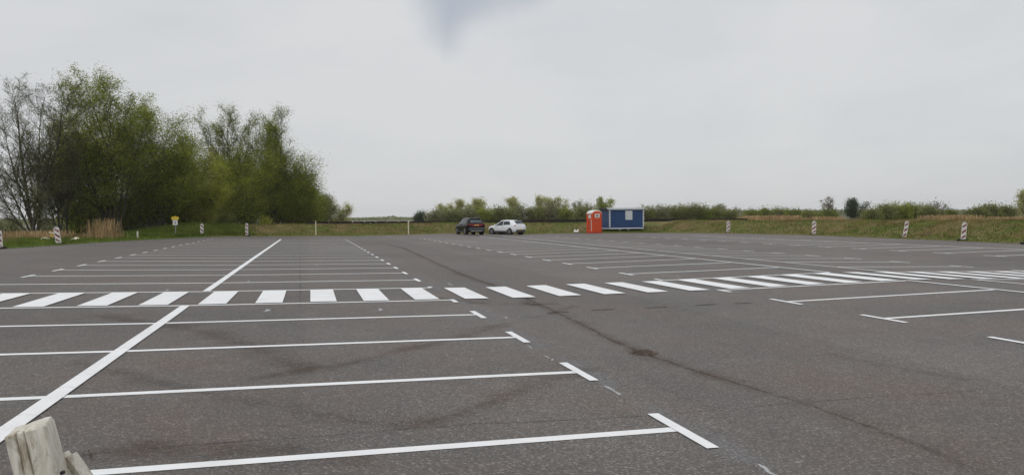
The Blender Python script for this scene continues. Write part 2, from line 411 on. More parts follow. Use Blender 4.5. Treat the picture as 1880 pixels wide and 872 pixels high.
class MB:
    def __init__(s): s.bm = bmesh.new()
    def box(s, c, d, bevel=0.0, mat=None):
        m = Matrix.Translation(c) @ (mat.to_4x4() if mat is not None else Matrix.Identity(4)) @ Matrix.Diagonal((d[0], d[1], d[2], 1))
        g = bmesh.ops.create_cube(s.bm, size=1.0, matrix=m)
        if bevel:
            ed = list({e for v in g['verts'] for e in v.link_edges})
            bmesh.ops.bevel(s.bm, geom=ed, offset=bevel, segments=2, affect='EDGES', clamp_overlap=True)
        return s
    def cyl(s, p, q, r1, r2=None, seg=14):
        p, q = Vector(p), Vector(q); d = q - p
        m = Matrix.Translation((p + q) / 2) @ d.to_track_quat('Z', 'Y').to_matrix().to_4x4()
        bmesh.ops.create_cone(s.bm, cap_ends=True, segments=seg, radius1=r1, radius2=r1 if r2 is None else r2, depth=d.length, matrix=m)
        return s
    def prism(s, pts, axis_vec, base=Vector((0, 0, 0))):
        """pts: list of Vectors (a planar loop), extruded along axis_vec"""
        a = [s.bm.verts.new(base + p) for p in pts]; b = [s.bm.verts.new(base + p + axis_vec) for p in pts]
        k = len(pts)
        s.bm.faces.new(a); s.bm.faces.new(list(reversed(b)))
        for i in range(k): s.bm.faces.new((a[i], b[i], b[(i + 1) % k], a[(i + 1) % k]))
        return s
    def build(s, name, mat, parent=None, smooth=False):
        bmesh.ops.recalc_face_normals(s.bm, faces=s.bm.faces)
        me = bpy.data.meshes.new(name); s.bm.to_mesh(me); s.bm.free()
        return link(name, me, mat, parent, smooth)

# ------------------------------------------------------------------ setting: asphalt
EDGE_PX = [(0, 457.5), (107, 450), (240, 441.5), (371, 435.3), (453, 434), (600, 433.3), (750, 431.2), (900, 429.6), (1060, 428.2),
           (1180, 427.5), (1340, 428.6), (1494, 432), (1662, 438.6), (1770, 443), (1880, 447.5)]
edge = [at(*p) for p in EDGE_PX]
edge = [Vector((edge[0].x - 1.0, -14, 0.3)), Vector((edge[0].x + 0.2, 12, 0.3))] + edge + [Vector((edge[-1].x + 2.0, 15, 0.05)), Vector((edge[-1].x + 3.5, -14, 0.05))]
def resample(pts, step):
    out = [pts[0]]; 
    for a, b in zip(pts, pts[1:]):
        k = max(1, int((b - a).length / step))
        out += [a.lerp(b, i / k) for i in range(1, k + 1)]
    return out
edge_s = resample(edge, 1.0)
for _ in range(12):   # soften corners
    edge_s = [edge_s[0]] + [(edge_s[i - 1] + edge_s[i] * 2 + edge_s[i + 1]) / 4 for i in range(1, len(edge_s) - 1)] + [edge_s[-1]]
for p in edge_s: p.z = lot_z(w2uv(p.x, p.y)[1])
poly = [(p.x, p.y) for p in edge_s]
def inside(x, y, grow=0.0):
    c = False; j = len(poly) - 1
    for i in range(len(poly)):
        xi, yi = poly[i]; xj, yj = poly[j]
        if (yi > y) != (yj > y) and x < (xj - xi) * (y - yi) / (yj - yi) + xi: c = not c
        j = i
    return c
us = list(np.arange(-30, 92, 1.5)); vs_ = []
for a, b in zip(FV[1:-2], FV[2:-1]):
    k = max(1, int((b - a) / 1.5)); vs_ += [a + (b - a) * i / k for i in range(k)]
vs_ += list(np.arange(31.0, 46, 1.5))
vid = {}; LV = []; LF = []
def lv(i, j):
    if (i, j) not in vid:
        vid[i, j] = len(LV); LV.append(uv2w(us[i], vs_[j]))
    return vid[i, j]
ring = np.array(poly)
for i in range(len(us) - 1):
    for j in range(len(vs_) - 1):
        p = uv2w((us[i] + us[i + 1]) / 2, (vs_[j] + vs_[j + 1]) / 2)
        if inside(p.x, p.y) or (np.hypot(ring[:, 0] - p.x, ring[:, 1] - p.y).min() < 1.3):
            LF.append((lv(i, j), lv(i + 1, j), lv(i + 1, j + 1), lv(i, j + 1)))
lot = link('parking_lot', pyd('parking_lot', LV, LF), M['asphalt'])
if lot.data.polygons[0].normal.z < 0: lot.data.flip_normals()
tag(lot, kind='structure')

# ------------------------------------------------------------------ painted markings
def strip(name, pts, width, dz, mat=None, parent=lot, across=None, wob=0.0):
    """ribbon along (u, v) points, following the folds of the asphalt"""
    P = []
    for (a, b) in zip(pts, pts[1:]):
        ts = {0.0, 1.0}
        if abs(b[1] - a[1]) > 1e-6:
            for fv in FV:
                t = (fv - a[1]) / (b[1] - a[1])
                if 0 < t < 1: ts.add(t)
        L = math.hypot(b[0] - a[0], b[1] - a[1])
        for i in range(1, int(L / 2.0)): ts.add(i / int(L / 2.0))
        ts = sorted(ts)
        ts = [t for i, t in enumerate(ts) if i == 0 or t - ts[i - 1] > 1e-4]
        for t in ts[(1 if P else 0):]: P.append((a[0] + (b[0] - a[0]) * t, a[1] + (b[1] - a[1]) * t))
    V = []; n = len(P)
    for i, p in enumerate(P):
        q0, q1 = P[max(0, i - 1)], P[min(n - 1, i + 1)]
        tu, tv = q1[0] - q0[0], q1[1] - q0[1]; k = math.hypot(tu, tv)
        nu, nv = -tv / k * width / 2, tu / k * width / 2
        w1 = rnd.uniform(-wob, wob)
        V.append(uv2w(p[0] + nu + w1, p[1] + nv + w1, dz)); V.append(uv2w(p[0] - nu + w1, p[1] - nv + w1, dz))
    Fc = [(2 * i, 2 * i + 2, 2 * i + 3, 2 * i + 1) for i in range(n - 1)]
    me = pyd(name, V, Fc)
    if me.polygons[0].normal.z < 0: me.flip_normals()
    return link(name, me, mat or M['paint'], parent)
vL1, vC1, vR1, vL2, vA2, vB2, vR2, vL3, vH3 = -7.47, -2.29, 2.81, 9.0, 14.17, 16.18, 21.25, 25.69, 30.5
LW, TW, TL = 0.12, 0.10, 1.0
for n in range(-1, 24):
    u = un(n); skew = rnd.uniform(-0.03, 0.03)
    strip('bay_line', [(u + skew, vL1), (u, vC1), (u - skew, vR1)], LW, 0.004, wob=0.004)
    for v in (vL1, vR1):
        hl = TL / 2; a, b = u - hl, u + hl
        if n == 4: b = u + 0.05
        if n == 5: a, b = u - 0.05, u + 0.25
        if n == 23: b = u + 0.06
        strip('tick_mark', [(a, v), (b, v)], TW, 0.008)
strip('row_line', [(-2.0, vC1), (un(4), vC1)], 0.16, 0.012, wob=0.004)
strip('row_line', [(un(5), vC1), (un(23), vC1)], 0.16, 0.012, wob=0.004)
for n in range(0, 24):
    u = un(n); top = 23
    if u > 65: continue
    strip('bay_line', [(u, vL2), (u + rnd.uniform(-.03, .03), vA2)], LW, 0.004, wob=0.004)
    strip('bay_line', [(u, vB2), (u + rnd.uniform(-.03, .03), vR2)], LW, 0.004, wob=0.004)
    for v in (vL2, vR2):
        a, b = u - TL / 2, u + TL / 2
        if n == 4: b = u + 0.05
        if n == 5: a = u - 0.05
        strip('tick_mark', [(a, v), (b, v)], TW, 0.008)
for v in (vA2, vB2):
    strip('row_line', [(0.0, v), (un(4), v)], 0.12, 0.012, wob=0.004)
    strip('row_line', [(un(5), v), (un(23), v)], 0.12, 0.012, wob=0.004)
for n in range(2, 21):
    u = un(n)
    if n in (4, 5): pass
    strip('bay_line', [(u, vL3), (u, vH3)], LW, 0.004, wob=0.004)
    strip('tick_mark', [(u - TL / 2, vL3), (u + TL / 2, vL3)], TW, 0.008)
strip('row_line', [(8.0, vH3), (un(20) + 0.1, vH3)], 0.12, 0.012, wob=0.004)
# crosswalk: stripes laid across the rows between bay lines 4 and 5
uA, uB = un(4) + 0.08, un(5) - 0.08
cw = [uvv for uvv in [w2uv(*at(*p)[:2])[1] for p in ((816, 530), (890.6, 529.5), (963, 525), (1034, 523), (1105, 520.6), (1174, 517))]]
pitch_s = (cw[-1] - cw[0]) / 5.0
k0 = cw[0]
for i in range(-14, 24):
    va_ = k0 + i * pitch_s; vb_ = va_ + pitch_s * 0.49
    if vb_ > 31: break
    inblk = (va_ < vR1 or vL2 - 0.3 < va_ < vR2 or va_ > vL3)
    e0 = rnd.uniform(-.015, .015)
    strip('crosswalk_stripe', [((uA if inblk else uA - 0.02) + e0, (va_ + vb_) / 2), ((uB if inblk else uB - 0.12) + e0, (va_ + vb_) / 2)], vb_ - va_, 0.016)

# stains, seams and cracks that lie on the asphalt (children of the lot)
def decal(name, pts_px, widths, mat, dz=0.002, uvpts=False):
    P = [Vector((p[0], p[1])) if uvpts else Vector(w2uv(*at(*p)[:2])) for p in pts_px]
    if name in ('damp_stain', 'silt_stain'): widths = [w * 1.7 for w in widths] if isinstance(widths, (list, tuple)) else widths * 1.7
    Wd = widths if isinstance(widths, (list, tuple)) else [widths] * len(P)
    cum = [0.0]
    for a, b in zip(P, P[1:]): cum.append(cum[-1] + (b - a).length)
    tot = cum[-1]; N = max(4, min(140, int(tot / 0.35)))
    V = []; UV = []
    for i in range(N + 1):
        s = tot * i / N
        k = max(j for j in range(len(cum)) if cum[j] <= s + 1e-9); k = min(k, len(P) - 2)
        t = (s - cum[k]) / max(1e-6, cum[k + 1] - cum[k])
        p = P[k].lerp(P[k + 1], t); w = Wd[k] + (Wd[k + 1] - Wd[k]) * t
        d = (P[k + 1] - P[k]).normalized(); nn = Vector((-d.y, d.x)) * w / 2
        jit = nn.normalized() * rnd.uniform(-.02, .02)
        for sg, vv in ((1, 0.0), (-1, 1.0)):
            q = p + nn * sg + jit; V.append(uv2w(q.x, q.y, dz)); UV.append((i / N, vv))
    Fc = [(2 * i, 2 * i + 2, 2 * i + 3, 2 * i + 1) for i in range(N)]
    me = pyd(name, V, Fc)
    ul = me.uv_layers.new(name='UVMap')
    for lp in me.loops: ul.data[lp.index].uv = UV[lp.vertex_index]
    if me.polygons[0].normal.z < 0: me.flip_normals()
    return link(name, me, mat, lot)
drain = [(700, 447), (740, 455), (800, 483), (850, 505), (900, 522), (960, 545), (1010, 568), (1060, 592), (1120, 622), (1178, 648), (1300, 688), (1470, 740), (1600, 783), (1700, 822), (1800, 865), (1900, 915)]
decal('silt_stain', drain, [0.6] * 5 + [0.5] * 5 + [0.55, 0.6, 0.75, 0.85, 0.9, 0.9], M['rust'], 0.0015)
decal('crack', drain, [0.12] * 10 + [0.11, 0.11, 0.17, 0.26, 0.3, 0.3], M['crack'], 0.0025)
decal('paving_seam', [(110, 838), (300, 820), (480, 808), (640, 795), (760, 786), (860, 779), (960, 776), (1160, 764), (1330, 752)], 0.05, M['seam'], 0.0022)
decal('paving_seam', [(1330, 752), (1470, 739), (1560, 731), (1720, 722), (1880, 708)], 0.035, M['seam'], 0.0022)
decal('paving_seam', [(551, 440), (551, 480), (551, 530), (550, 580)], 0.05, M['seam'], 0.0021)
decal('damp_stain', [(120, 660), (240, 690), (330, 708), (430, 735), (520, 748), (640, 770), (740, 785)], [0.3, 0.5, 0.45, 0.4, 0.6, 0.55, 0.4], M['damp'], 0.0017)
decal('silt_stain', [(700, 790), (800, 770), (880, 745), (960, 715), (1040, 690), (1100, 672)], [0.7, 0.6, 0.5, 0.55, 0.6, 0.5], M['rust'], 0.0018)
decal('damp_stain', [(440, 700), (540, 682), (640, 668), (740, 642), (860, 615), (940, 590)], [0.4, 0.5, 0.5, 0.5, 0.6, 0.6], M['rust'], 0.0016)
decal('damp_stain', [(1505, 648), (1570, 660), (1640, 672), (1700, 684), (1790, 700)], [0.35, 0.45, 0.5, 0.4, 0.3], M['damp'], 0.0017)
decal('silt_stain', [(150, 575), (330, 600), (480, 640), (560, 690)], [0.8, 0.9, 0.9, 0.8], M['rust'], 0.0014)
decal('silt_stain', [(60, 850), (260, 820), (520, 830), (700, 845)], [0.5, 0.7, 0.8, 0.5], M['rust'], 0.0014)
decal('silt_stain', [(800, 545), (880, 556), (960, 560), (1030, 556)], [0.7, 1.0, 1.0, 0.7], M['rust'], 0.0013)
decal('damp_stain', [(960, 585), (1005, 578), (1060, 560)], 0.35, M['damp'], 0.0019)
for a, b in (((1004, 574.6), (1046, 572.5)), ((1084, 570), (1128, 567.5)), ((1186, 565.4), (1226, 563.5)), ((1275, 560.8), (1315, 558.5)), ((1348, 557.5), (1380, 556))):
    decal('tarred_over_mark', [a, b], 0.16, M['tar'], 0.0028)
for (x, y, w, L) in ((1125, 716, 0.10, 0.45), (1008, 657, 0.07, 0.35), (972, 637, 0.06, 0.3), (1416, 868, 0.09, 0.4), (928, 583, 0.08, 0.3), (893, 571, 0.07, 0.25), (1240, 507, 0.12, 0.6), (826, 522, 0.2, 0.7)):
    p = Vector(w2uv(*at(x, y)[:2])); decal('chalk_mark', [(p.x - L / 2, p.y), (p.x, p.y + .01), (p.x + L / 2, p.y)], w, M['chalk'], 0.003, True)
for n in range(0, 7):
    for v in (vR1, vL2):
        if rnd.random() < 0.85:
            u = un(n); decal('overspray_dust', [(u - 0.9, v + 0.10), (u, v + 0.12), (u + 0.9, v + 0.10)], rnd.uniform(0.5, 0.8), M['haze_dust'], 0.0012, True)
for (u, v) in ((14.2, -0.8), (18.6, -3.2), (13.9, 1.2), (20.9, -1.6), (27.9, 0.2)):
    decal('chalk_mark', [(u - .2, v), (u, v + .03), (u + .2, v)], 0.22, M['chalk'], 0.003, True)

for (x, y) in ((268, 612), (186, 672), (160, 690), (126, 714), (45, 765), (232, 640)):
    p = Vector(w2uv(*at(x, y)[:2])); decal('paint_crack', [(p.x, p.y - 0.14), (p.x + .01, p.y), (p.x, p.y + 0.14)], 0.025, M['seam'], 0.0145, True)
# manhole cover on the drain
mp_ = at(1180, 648)
mh = empty('manhole_cover', (mp_.x, mp_.y, mp_.z + 0.004))
mb = MB(); mb.cyl((0, 0, -0.02), (0, 0, 0.006), 0.185, 0.185, 28); mb.build('frame', M['iron'], mh)
mb = MB(); mb.cyl((0, 0, 0.006), (0, 0, 0.014), 0.15, 0.147, 28); lid = mb.build('lid', M['iron'], mh)
for i in range(-3, 4):
    w_ = math.sqrt(max(0.01, 0.13 ** 2 - (i * 0.037) ** 2))
    mb = MB(); mb.box((0, i * 0.037, 0.017), (2 * w_, 0.014, 0.008), 0.002); mb.build('rib', M['iron'], lid)
tag(mh, 'rusty round manhole cover on the brown drain crack', 'manhole cover')

# ------------------------------------------------------------------ setting: verge and bank
def nz2(x, y, s, seed=0):
    from mathutils import noise as mn
    return mn.noise(Vector((x / s + seed * 17.3, y / s - seed * 9.1, seed * 3.7)))
PROF_BANK = [(-0.25, -0.06), (0.0, 0.03), (0.5, 0.10), (1.2, 0.22), (2.0, 0.42), (3.0, 0.70), (4.0, 0.94), (5.0, 1.08), (6.2, 1.08), (7.5, 0.95), (9.5, 0.75), (12, 0.25), (15, -0.1), (20, -0.5)]
PROF_FLAT = [(-0.25, -0.06), (0.0, 0.03), (0.5, 0.06), (1.2, 0.09), (2.0, 0.12), (3.0, 0.15), (4.0, 0.18), (5.0, 0.2), (6.2, 0.22), (7.5, 0.22), (9.5, 0.2), (12, 0.15), (20, 0.0), (34, -0.6)]
nE = len(edge_s)
nrm = []
for i in range(nE):
    a, b = edge_s[max(0, i - 3)], edge_s[min(nE - 1, i + 3)]
    d = (b - a); d.z = 0; d.normalize(); nrm.append(Vector((-d.y, d.x, 0)))
for _ in range(15):
    nrm = [nrm[0]] + [((nrm[i - 1] + nrm[i] * 2 + nrm[i + 1]) / 4).normalized() for i in range(1, nE - 1)] + [nrm[-1]]
def px_of(p):
    q = CAM_R.transposed() @ (Vector(p) - Vector((0, 0, CAM_H)))
    return (940 + F_PX * q.x / -q.z, 436 - F_PX * q.y / -q.z) if q.z < -0.1 else (-1e4 if q.x < 0 else 1e4, 900)
bankf = []
iE0 = next(i for i, p in enumerate(edge_s) if p.y > 30)
for i, p in enumerate(edge_s):
    x = px_of(p)[0] if p.y > 5 else (-1e4 if p.x < 0 else 1e4)
    bankf.append(0.0 if x < 345 else min(1.0, (x - 345) / 65.0))
def bank_pt(i, d, tf=None):
    """surface point at edge index i (float) and distance d outward"""
    i0 = max(0, min(nE - 2, int(i))); t = i - i0
    p = edge_s[i0].lerp(edge_s[i0 + 1], t); n_ = nrm[i0].lerp(nrm[i0 + 1], t).normalized()
    f = bankf[i0] * (1 - t) + bankf[i0 + 1] * t
    qx = px_of(p)[0] if p.y > 5 else 0
    db = d - 5.0 * min(1.0, max(0.0, (qx - 1050) / 45)) * min(1.0, max(0.0, (1215 - qx) / 45))
    db = max(0.03 if d > 0 else d, db)
    hb = float(np.interp(db, [a for a, _ in PROF_BANK], [b for _, b in PROF_BANK]))
    hf = float(np.interp(d, [a for a, _ in PROF_FLAT], [b for _, b in PROF_FLAT]))
    wig = nz2(p.x, p.y, 3.0, 1) * 0.16 if d <= 0.5 else 0
    q = p + n_ * (d + wig)
    amp = min(1.0, max(0.0, d / 2.0))
    z = p.z * max(0, 1 - max(0, d - 6) / 12) + hb * f * (1 + 0.10 * nz2(p.x, p.y, 9, 3)) + hf * (1 - f) + amp * (nz2(q.x, q.y, 1.6, 2) * 0.055 + nz2(q.x, q.y, 5.0, 4) * 0.07)
    return Vector((q.x, q.y, z)), f
DS = [-0.25, 0.0, 0.25, 0.5, 0.85, 1.2, 1.6, 2.0, 2.5, 3.0, 3.5, 4.0, 4.5, 5.0, 5.6, 6.2, 6.9, 7.5, 8.5, 9.5, 12, 15, 20, 27, 34]
BV = []; BF = []; IB = []; step = 0.5
fi = np.arange(0, nE - 1, step)
for i in fi:
    for d in DS: BV.append(bank_pt(i, d)[0])
k = len(DS)
isplit = next(i for i, x in enumerate(bankf) if x > 0.5)
FV_, FB_ = [], []
for a in range(len(fi) - 1):
    for b in range(k - 1):
        f4 = (a * k + b, a * k + b + 1, (a + 1) * k + b + 1, (a + 1) * k + b)
        (FB_ if fi[a] >= isplit else FV_).append(f4)
def sub(name, Fc, mat):
    used = sorted({i for f in Fc for i in f}); mp2 = {u: j for j, u in enumerate(used)}
    me = pyd(name, [BV[u] for u in used], [tuple(mp2[i] for i in f) for f in Fc])
    if sum(p.normal.z for p in me.polygons) < 0: me.flip_normals()
    return tag(link(name, me, mat, smooth=True), kind='structure')
sub('grass_verge', FV_, M['verge']); sub('grass_bank', FB_, M['bank'])

# soil and moss creeping over the asphalt rim
for a_ in range(iE0, len(edge_s) - 22, 18):
    pts_ = [w2uv(*(edge_s[q] - nrm[q] * 0.12)[:2]) for q in range(a_ - 1, a_ + 20, 2)]
    decal('edge_soil', pts_, [0.5 * rnd.uniform(0.7, 1.5) for _ in pts_], M['soil'], 0.003, True)
# ground to the horizon and flood water
gv = [(0, 0)]; rr_ = [30, 60, 110, 200, 400, 800, 1200, 1700]; GS = 48
V = [Vector((0, 0, -0.62))]
for r in rr_:
    for a in range(GS): V.append(Vector((r * math.cos(2 * math.pi * a / GS), r * math.sin(2 * math.pi * a / GS), -0.62)))
Fc = [(0, 1 + a, 1 + (a + 1) % GS) for a in range(GS)]
for q in range(len(rr_) - 1):
    for a in range(GS): Fc.append((1 + q * GS + a, 1 + (q + 1) * GS + a, 1 + (q + 1) * GS + (a + 1) % GS, 1 + q * GS + (a + 1) % GS))
tag(link('meadow_ground', pyd('meadow_ground', V, Fc), M['meadow']), kind='structure')
def water_sheet(pts):
    V = []; 
    for (px, Y, jj) in pts: V.append(Vector((colx(px, Y) + jj, Y, -0.58)))
    me = pyd('water', V, [tuple(range(len(V)))])
    if me.polygons[0].normal.z < 0: me.flip_normals()
    return tag(link('water', me, M['water']), kind='structure')
water_sheet([(-900, 190, 0), (120, 170, 0), (420, 160, 0), (640, 210, 0), (792, 240, 0), (800, 420, 0), (770, 560, 5), (690, 640, 0), (560, 700, 0), (300, 820, 0), (0, 900, 0), (-900, 900, 0)])

# ------------------------------------------------------------------ vegetation machinery
def tube_mesh(name, segs, sides=4):
    S = np.array(segs, dtype=np.float64)           # n x 8: p0, p1, r0, r1
    n = len(S); P0, P1, r0, r1 = S[:, 0:3], S[:, 3:6], S[:, 6], S[:, 7]
    d = P1 - P0; d /= np.maximum(1e-9, np.linalg.norm(d, axis=1))[:, None]
    ref = np.where(np.abs(d[:, 2:3]) > 0.9, np.array([[1., 0, 0]]), np.array([[0., 0, 1]]))
    e1 = np.cross(d, ref); e1 /= np.linalg.norm(e1, axis=1)[:, None]; e2 = np.cross(d, e1)
    V = np.zeros((n, 2 * sides, 3))
    for k in range(sides):
        a = 2 * math.pi * k / sides; o = e1 * math.cos(a) + e2 * math.sin(a)
        V[:, k] = P0 + o * r0[:, None]; V[:, sides + k] = P1 + o * r1[:, None]
    base = (np.arange(n) * 2 * sides)[:, None]
    Q = np.concatenate([base + np.array([[k, (k + 1) % sides, sides + (k + 1) % sides, sides + k]]) for k in range(sides)], axis=0)
    return np_mesh(name, V.reshape(-1, 3), Q)
def leaf_mesh(name, C, rg, lo, hi, aspect=0.5, droop=0.0):
    n = len(C)
    a = rg.normal(size=(n, 3)); a[:, 2] -= droop; a /= np.linalg.norm(a, axis=1)[:, None]
    b = np.cross(a, rg.normal(size=(n, 3))); b /= np.maximum(1e-6, np.linalg.norm(b, axis=1))[:, None]
    L = rg.uniform(lo, hi, n)[:, None]
    a = a * L / 2; b = b * L * aspect / 2
    V = np.stack([C - a, C + b, C + a, C - b], axis=1).reshape(-1, 3)
    Q = np.arange(4 * n).reshape(n, 4)
    return np_mesh(name, V, Q)
def rot_about(v, axis, ang): return Matrix.Rotation(ang, 3, axis) @ v
def grow(rg, p, d, L, r, level, maxlev, segs, anchors, cfg):
    n = max(2, cfg['nseg'][level]); sl = L / n; pts = [p.copy()]
    rad = r
    for i in range(n):
        j = cfg['jit'][level]
        d = (d + Vector((rg.gauss(0, j), rg.gauss(0, j), rg.gauss(0, j * 0.6))) + Vector((0, 0, cfg['up'][level])) * sl).normalized()
        q = p + d * sl
        r2 = r * (1 - (i + 1) / n * 0.82)
        segs.append((*p, *q, rad, r2)); rad = r2
        if level >= cfg['leaf_from']:
            anchors.append((*((p + q) / 2), level)); anchors.append((*q, level))
        p = q; pts.append(p.copy())
        if level < maxlev:
            t = (i + 1) / n
            if t >= cfg['start'][level]:
                kk = cfg['kids'][level]; kids = int(kk) + (1 if rg.random() < kk - int(kk) else 0)
                for _ in range(kids):
                    ax = d.cross(Vector((rg.gauss(0, 1), rg.gauss(0, 1), rg.gauss(0, 1)))).normalized()
                    dd = rot_about(d, ax, R(rg.uniform(*cfg['ang'][level])))
                    LL = L * cfg['ratio'][level] * (1.15 - 0.75 * t) * rg.uniform(0.7, 1.2)
                    grow(rg, p.copy(), dd, LL, max(0.006, rad * 0.55), level + 1, maxlev, segs, anchors, cfg)
CFG = dict(nseg=[9, 5, 4, 3], jit=[0.07, 0.12, 0.16, 0.2], up=[0.02, 0.06, 0.06, 0.03], start=[0.22, 0.2, 0.2], kids=[1.9, 1.6, 1.5],
           ang=[(22, 52), (22, 55), (20, 60)], ratio=[0.46, 0.5, 0.55], leaf_from=2)
def stems_to(base, tips, rg, r0):
    out = []
    for (tx, ty, tz) in tips: out.append((base, Vector((tx, ty, tz)), r0 * rg.uniform(0.7, 1.1)))
    return out
def tree(name, label, base, tips, seed, leaf=None, nleaf=20000, lsize=(0.10, 0.2), spread=0.22, cfg=None, r0=0.2, group=None, cat='tree',
         sides=4, droop=0.3, bark=None, zlo=None, low_fill=0.0, aspect=0.5, minr=0.009):
    rg = random.Random(seed); nr = np.random.default_rng(seed)
    c = dict(CFG); c.update(cfg or {})
    segs, anchors = [], []
    for (tx, ty, tz) in tips:
        tip = Vector((tx, ty, tz)); d = tip - base; L = d.length
        st = base + Vector((rg.uniform(-.25, .25), rg.uniform(-.25, .25), 0)) * (r0 * 4 if len(tips) > 1 else 0)
        d0 = (d.normalized() + Vector((0, 0, 0.25))).normalized() if len(tips) > 1 else d.normalized()
        grow(rg, st, (d0 + d.normalized()).normalized(), L, r0 * rg.uniform(0.65, 1.0) * (L / 12) ** 0.5, 0, c.get('maxlev', 3), segs, anchors, c)
    want = max(t_[2] for t_ in tips) - base.z
    have = float(np.percentile(np.array(segs)[:, 5], 99.6)) - base.z
    kz = min(1.15, max(0.6, want * 0.98 / have))
    segs = [(a[0], a[1], base.z + (a[2] - base.z) * kz, a[3], a[4], base.z + (a[5] - base.z) * kz, a[6], a[7]) for a in segs]
    anchors = [(a[0], a[1], base.z + (a[2] - base.z) * kz, a[3]) for a in anchors]
    root = empty(name, base)
    S = np.array(segs); S[:, 0:3] -= np.array(base); S[:, 3:6] -= np.array(base)
    S[:, 6:8] = np.maximum(S[:, 6:8], minr)
    thick = S[:, 6] > 0.05
    if thick.any(): link('trunk', tube_mesh('trunk', S[thick], 7), bark or M['bark'], root, True)
    if (~thick).any(): link('branches', tube_mesh('branches', S[~thick], 3), M['twig'], root)
    if leaf is not None and nleaf > 0:
        A = np.array(anchors)[:, 0:3] - np.array(base)
        idx = nr.integers(0, len(A), nleaf)
        C = A[idx] + nr.normal(size=(nleaf, 3)) * spread * np.array([1, 1, 0.9])
        C = C[C[:, 2] > 0.05]
        link('crown', leaf_mesh('crown', C, nr, lsize[0], lsize[1], aspect, droop), leaf, root)
    return tag(root, label, cat, group)

# ------------------------------------------------------------------ the wood on the left
def tip(px, py, Y, dy=0.0): p = far(px, py, Y); return (p.x, Y + dy, p.z)
def gpt(px, Y, z): return Vector((colx(px, Y), Y, z))
BARE = dict(kids=[2.8, 2.2, 2.0], ratio=[0.36, 0.5, 0.6], up=[0.02, 0.10, 0.12, 0.08], ang=[(20, 48), (18, 45), (16, 45)], leaf_from=3, start=[0.15, 0.15, 0.15])
tree('bare_tree', 'tall nearly leafless tree at the left edge with dark upright trunk', gpt(62, 60, 0.2),
     [tip(45, 142, 60, 0.4), tip(78, 145, 60, -0.6), tip(20, 168, 60, 0.5), tip(100, 172, 60, 0.5), tip(60, 140, 60, 0), tip(-5, 250, 60, -.5), tip(-20, 330, 60, -1), tip(110, 340, 60, -1)], 11,
     M['leaf_grey'], 12000, (0.05, 0.12), 0.25, BARE, 0.15, sides=3, minr=0.006)
tree('leaning_tree', 'thin tree leaning left between the leafless tree and the leftmost whole beacon', gpt(112, 62, 0.15),
     [tip(70, 265, 62, 0.5), tip(92, 250, 62, -0.4), tip(60, 300, 62, -0.5)], 12, M['leaf_grey'], 4000, (0.06, 0.13), 0.25, BARE, 0.14, minr=0.007)
tree('slender_tree', 'thin upright tree just right of the leaning one, half in leaf', gpt(122, 64, 0.15),
     [tip(118, 240, 64, 0.5), tip(130, 262, 64, -0.4)], 13, M['leaf_deep'], 6000, (0.07, 0.14), 0.3, BARE, 0.12, minr=0.007)
WIL = dict(kids=[2.2, 1.7, 1.6], ratio=[0.42, 0.5, 0.55], start=[0.12, 0.15, 0.2])
tree('willow_tree', 'tallest willow with many thin stems behind the dry reeds', gpt(205, 66, 0.2),
     [tip(150, 150, 66, 0.5), tip(180, 138, 66, -.7), tip(205, 140, 66, 0.6), tip(235, 150, 66, 0), tip(262, 185, 66, 0.7), tip(290, 205, 66, -0.8), tip(160, 240, 66, -1), tip(230, 260, 66, -1.5), tip(135, 170, 66, 1)], 21,
     M['leaf_olive'], 62000, (0.08, 0.165), 0.27, WIL, 0.14)
tree('willow_tree', 'bright green willow between the leafless tree and the tallest willow', gpt(140, 72, 0.1),
     [tip(110, 215, 72), tip(135, 205, 72, 1), tip(165, 215, 72), tip(190, 215, 72, 1), tip(95, 280, 72), tip(130, 300, 72, -1), tip(175, 290, 72, -1)], 31,
     M['leaf_bright'], 46000, (0.08, 0.165), 0.36, WIL, 0.12)
tree('willow_tree', 'broad willow with sloping crown right of the tallest willow', gpt(285, 70, 0.1),
     [tip(262, 208, 70), tip(285, 214, 70, 1), tip(305, 226, 70, .5), tip(322, 240, 70), tip(336, 256, 70, -1), tip(350, 275, 70, -.5), tip(300, 290, 70, -1.5), tip(245, 270, 70, -1), tip(350, 300, 70, 1), tip(270, 330, 70, -2)], 41,
     M['leaf_olive'], 80000, (0.08, 0.165), 0.48, WIL, 0.13)
tree('willow_tree', 'low rounded willow above the yellow sign', gpt(345, 74, 0.0),
     [tip(335, 266, 74), tip(352, 274, 74, 1), tip(365, 290, 74), tip(376, 308, 74), tip(388, 330, 74, -1), tip(320, 320, 74, -1.5), tip(352, 340, 74, -2)], 51,
     M['leaf_bright'], 52000, (0.08, 0.165), 0.5, WIL, 0.10)
SPARSE = dict(kids=[2.6, 2.0, 1.7], ratio=[0.30, 0.5, 0.58], start=[0.15, 0.15, 0.2], ang=[(15, 38), (16, 42), (18, 50)], up=[0.03, 0.12, 0.12, 0.06], jit=[0.045, 0.1, 0.14, 0.2])
tree('poplar_tree', 'tall slender tree with thin airy top, left of a pair', gpt(425, 84, -0.3),
     [tip(420, 192, 84), tip(438, 208, 84, .6), tip(400, 208, 84, -.6), tip(458, 218, 84, .5), tip(388, 232, 84, -.5), tip(428, 225, 84, 0), tip(410, 240, 84, .8), tip(450, 250, 84, -.8)], 61,
     M['leaf_olive'], 34000, (0.07, 0.15), 0.34, SPARSE, 0.12)
tree('poplar_tree', 'tall slender tree with thin airy top, right of a pair', gpt(498, 86, -0.3),
     [tip(512, 200, 86), tip(492, 206, 86, .6), tip(520, 225, 86, -.6), tip(480, 222, 86, .5), tip(524, 252, 86, -.5), tip(502, 235, 86, .8)], 71,
     M['leaf_olive'], 32000, (0.07, 0.15), 0.36, SPARSE, 0.12)
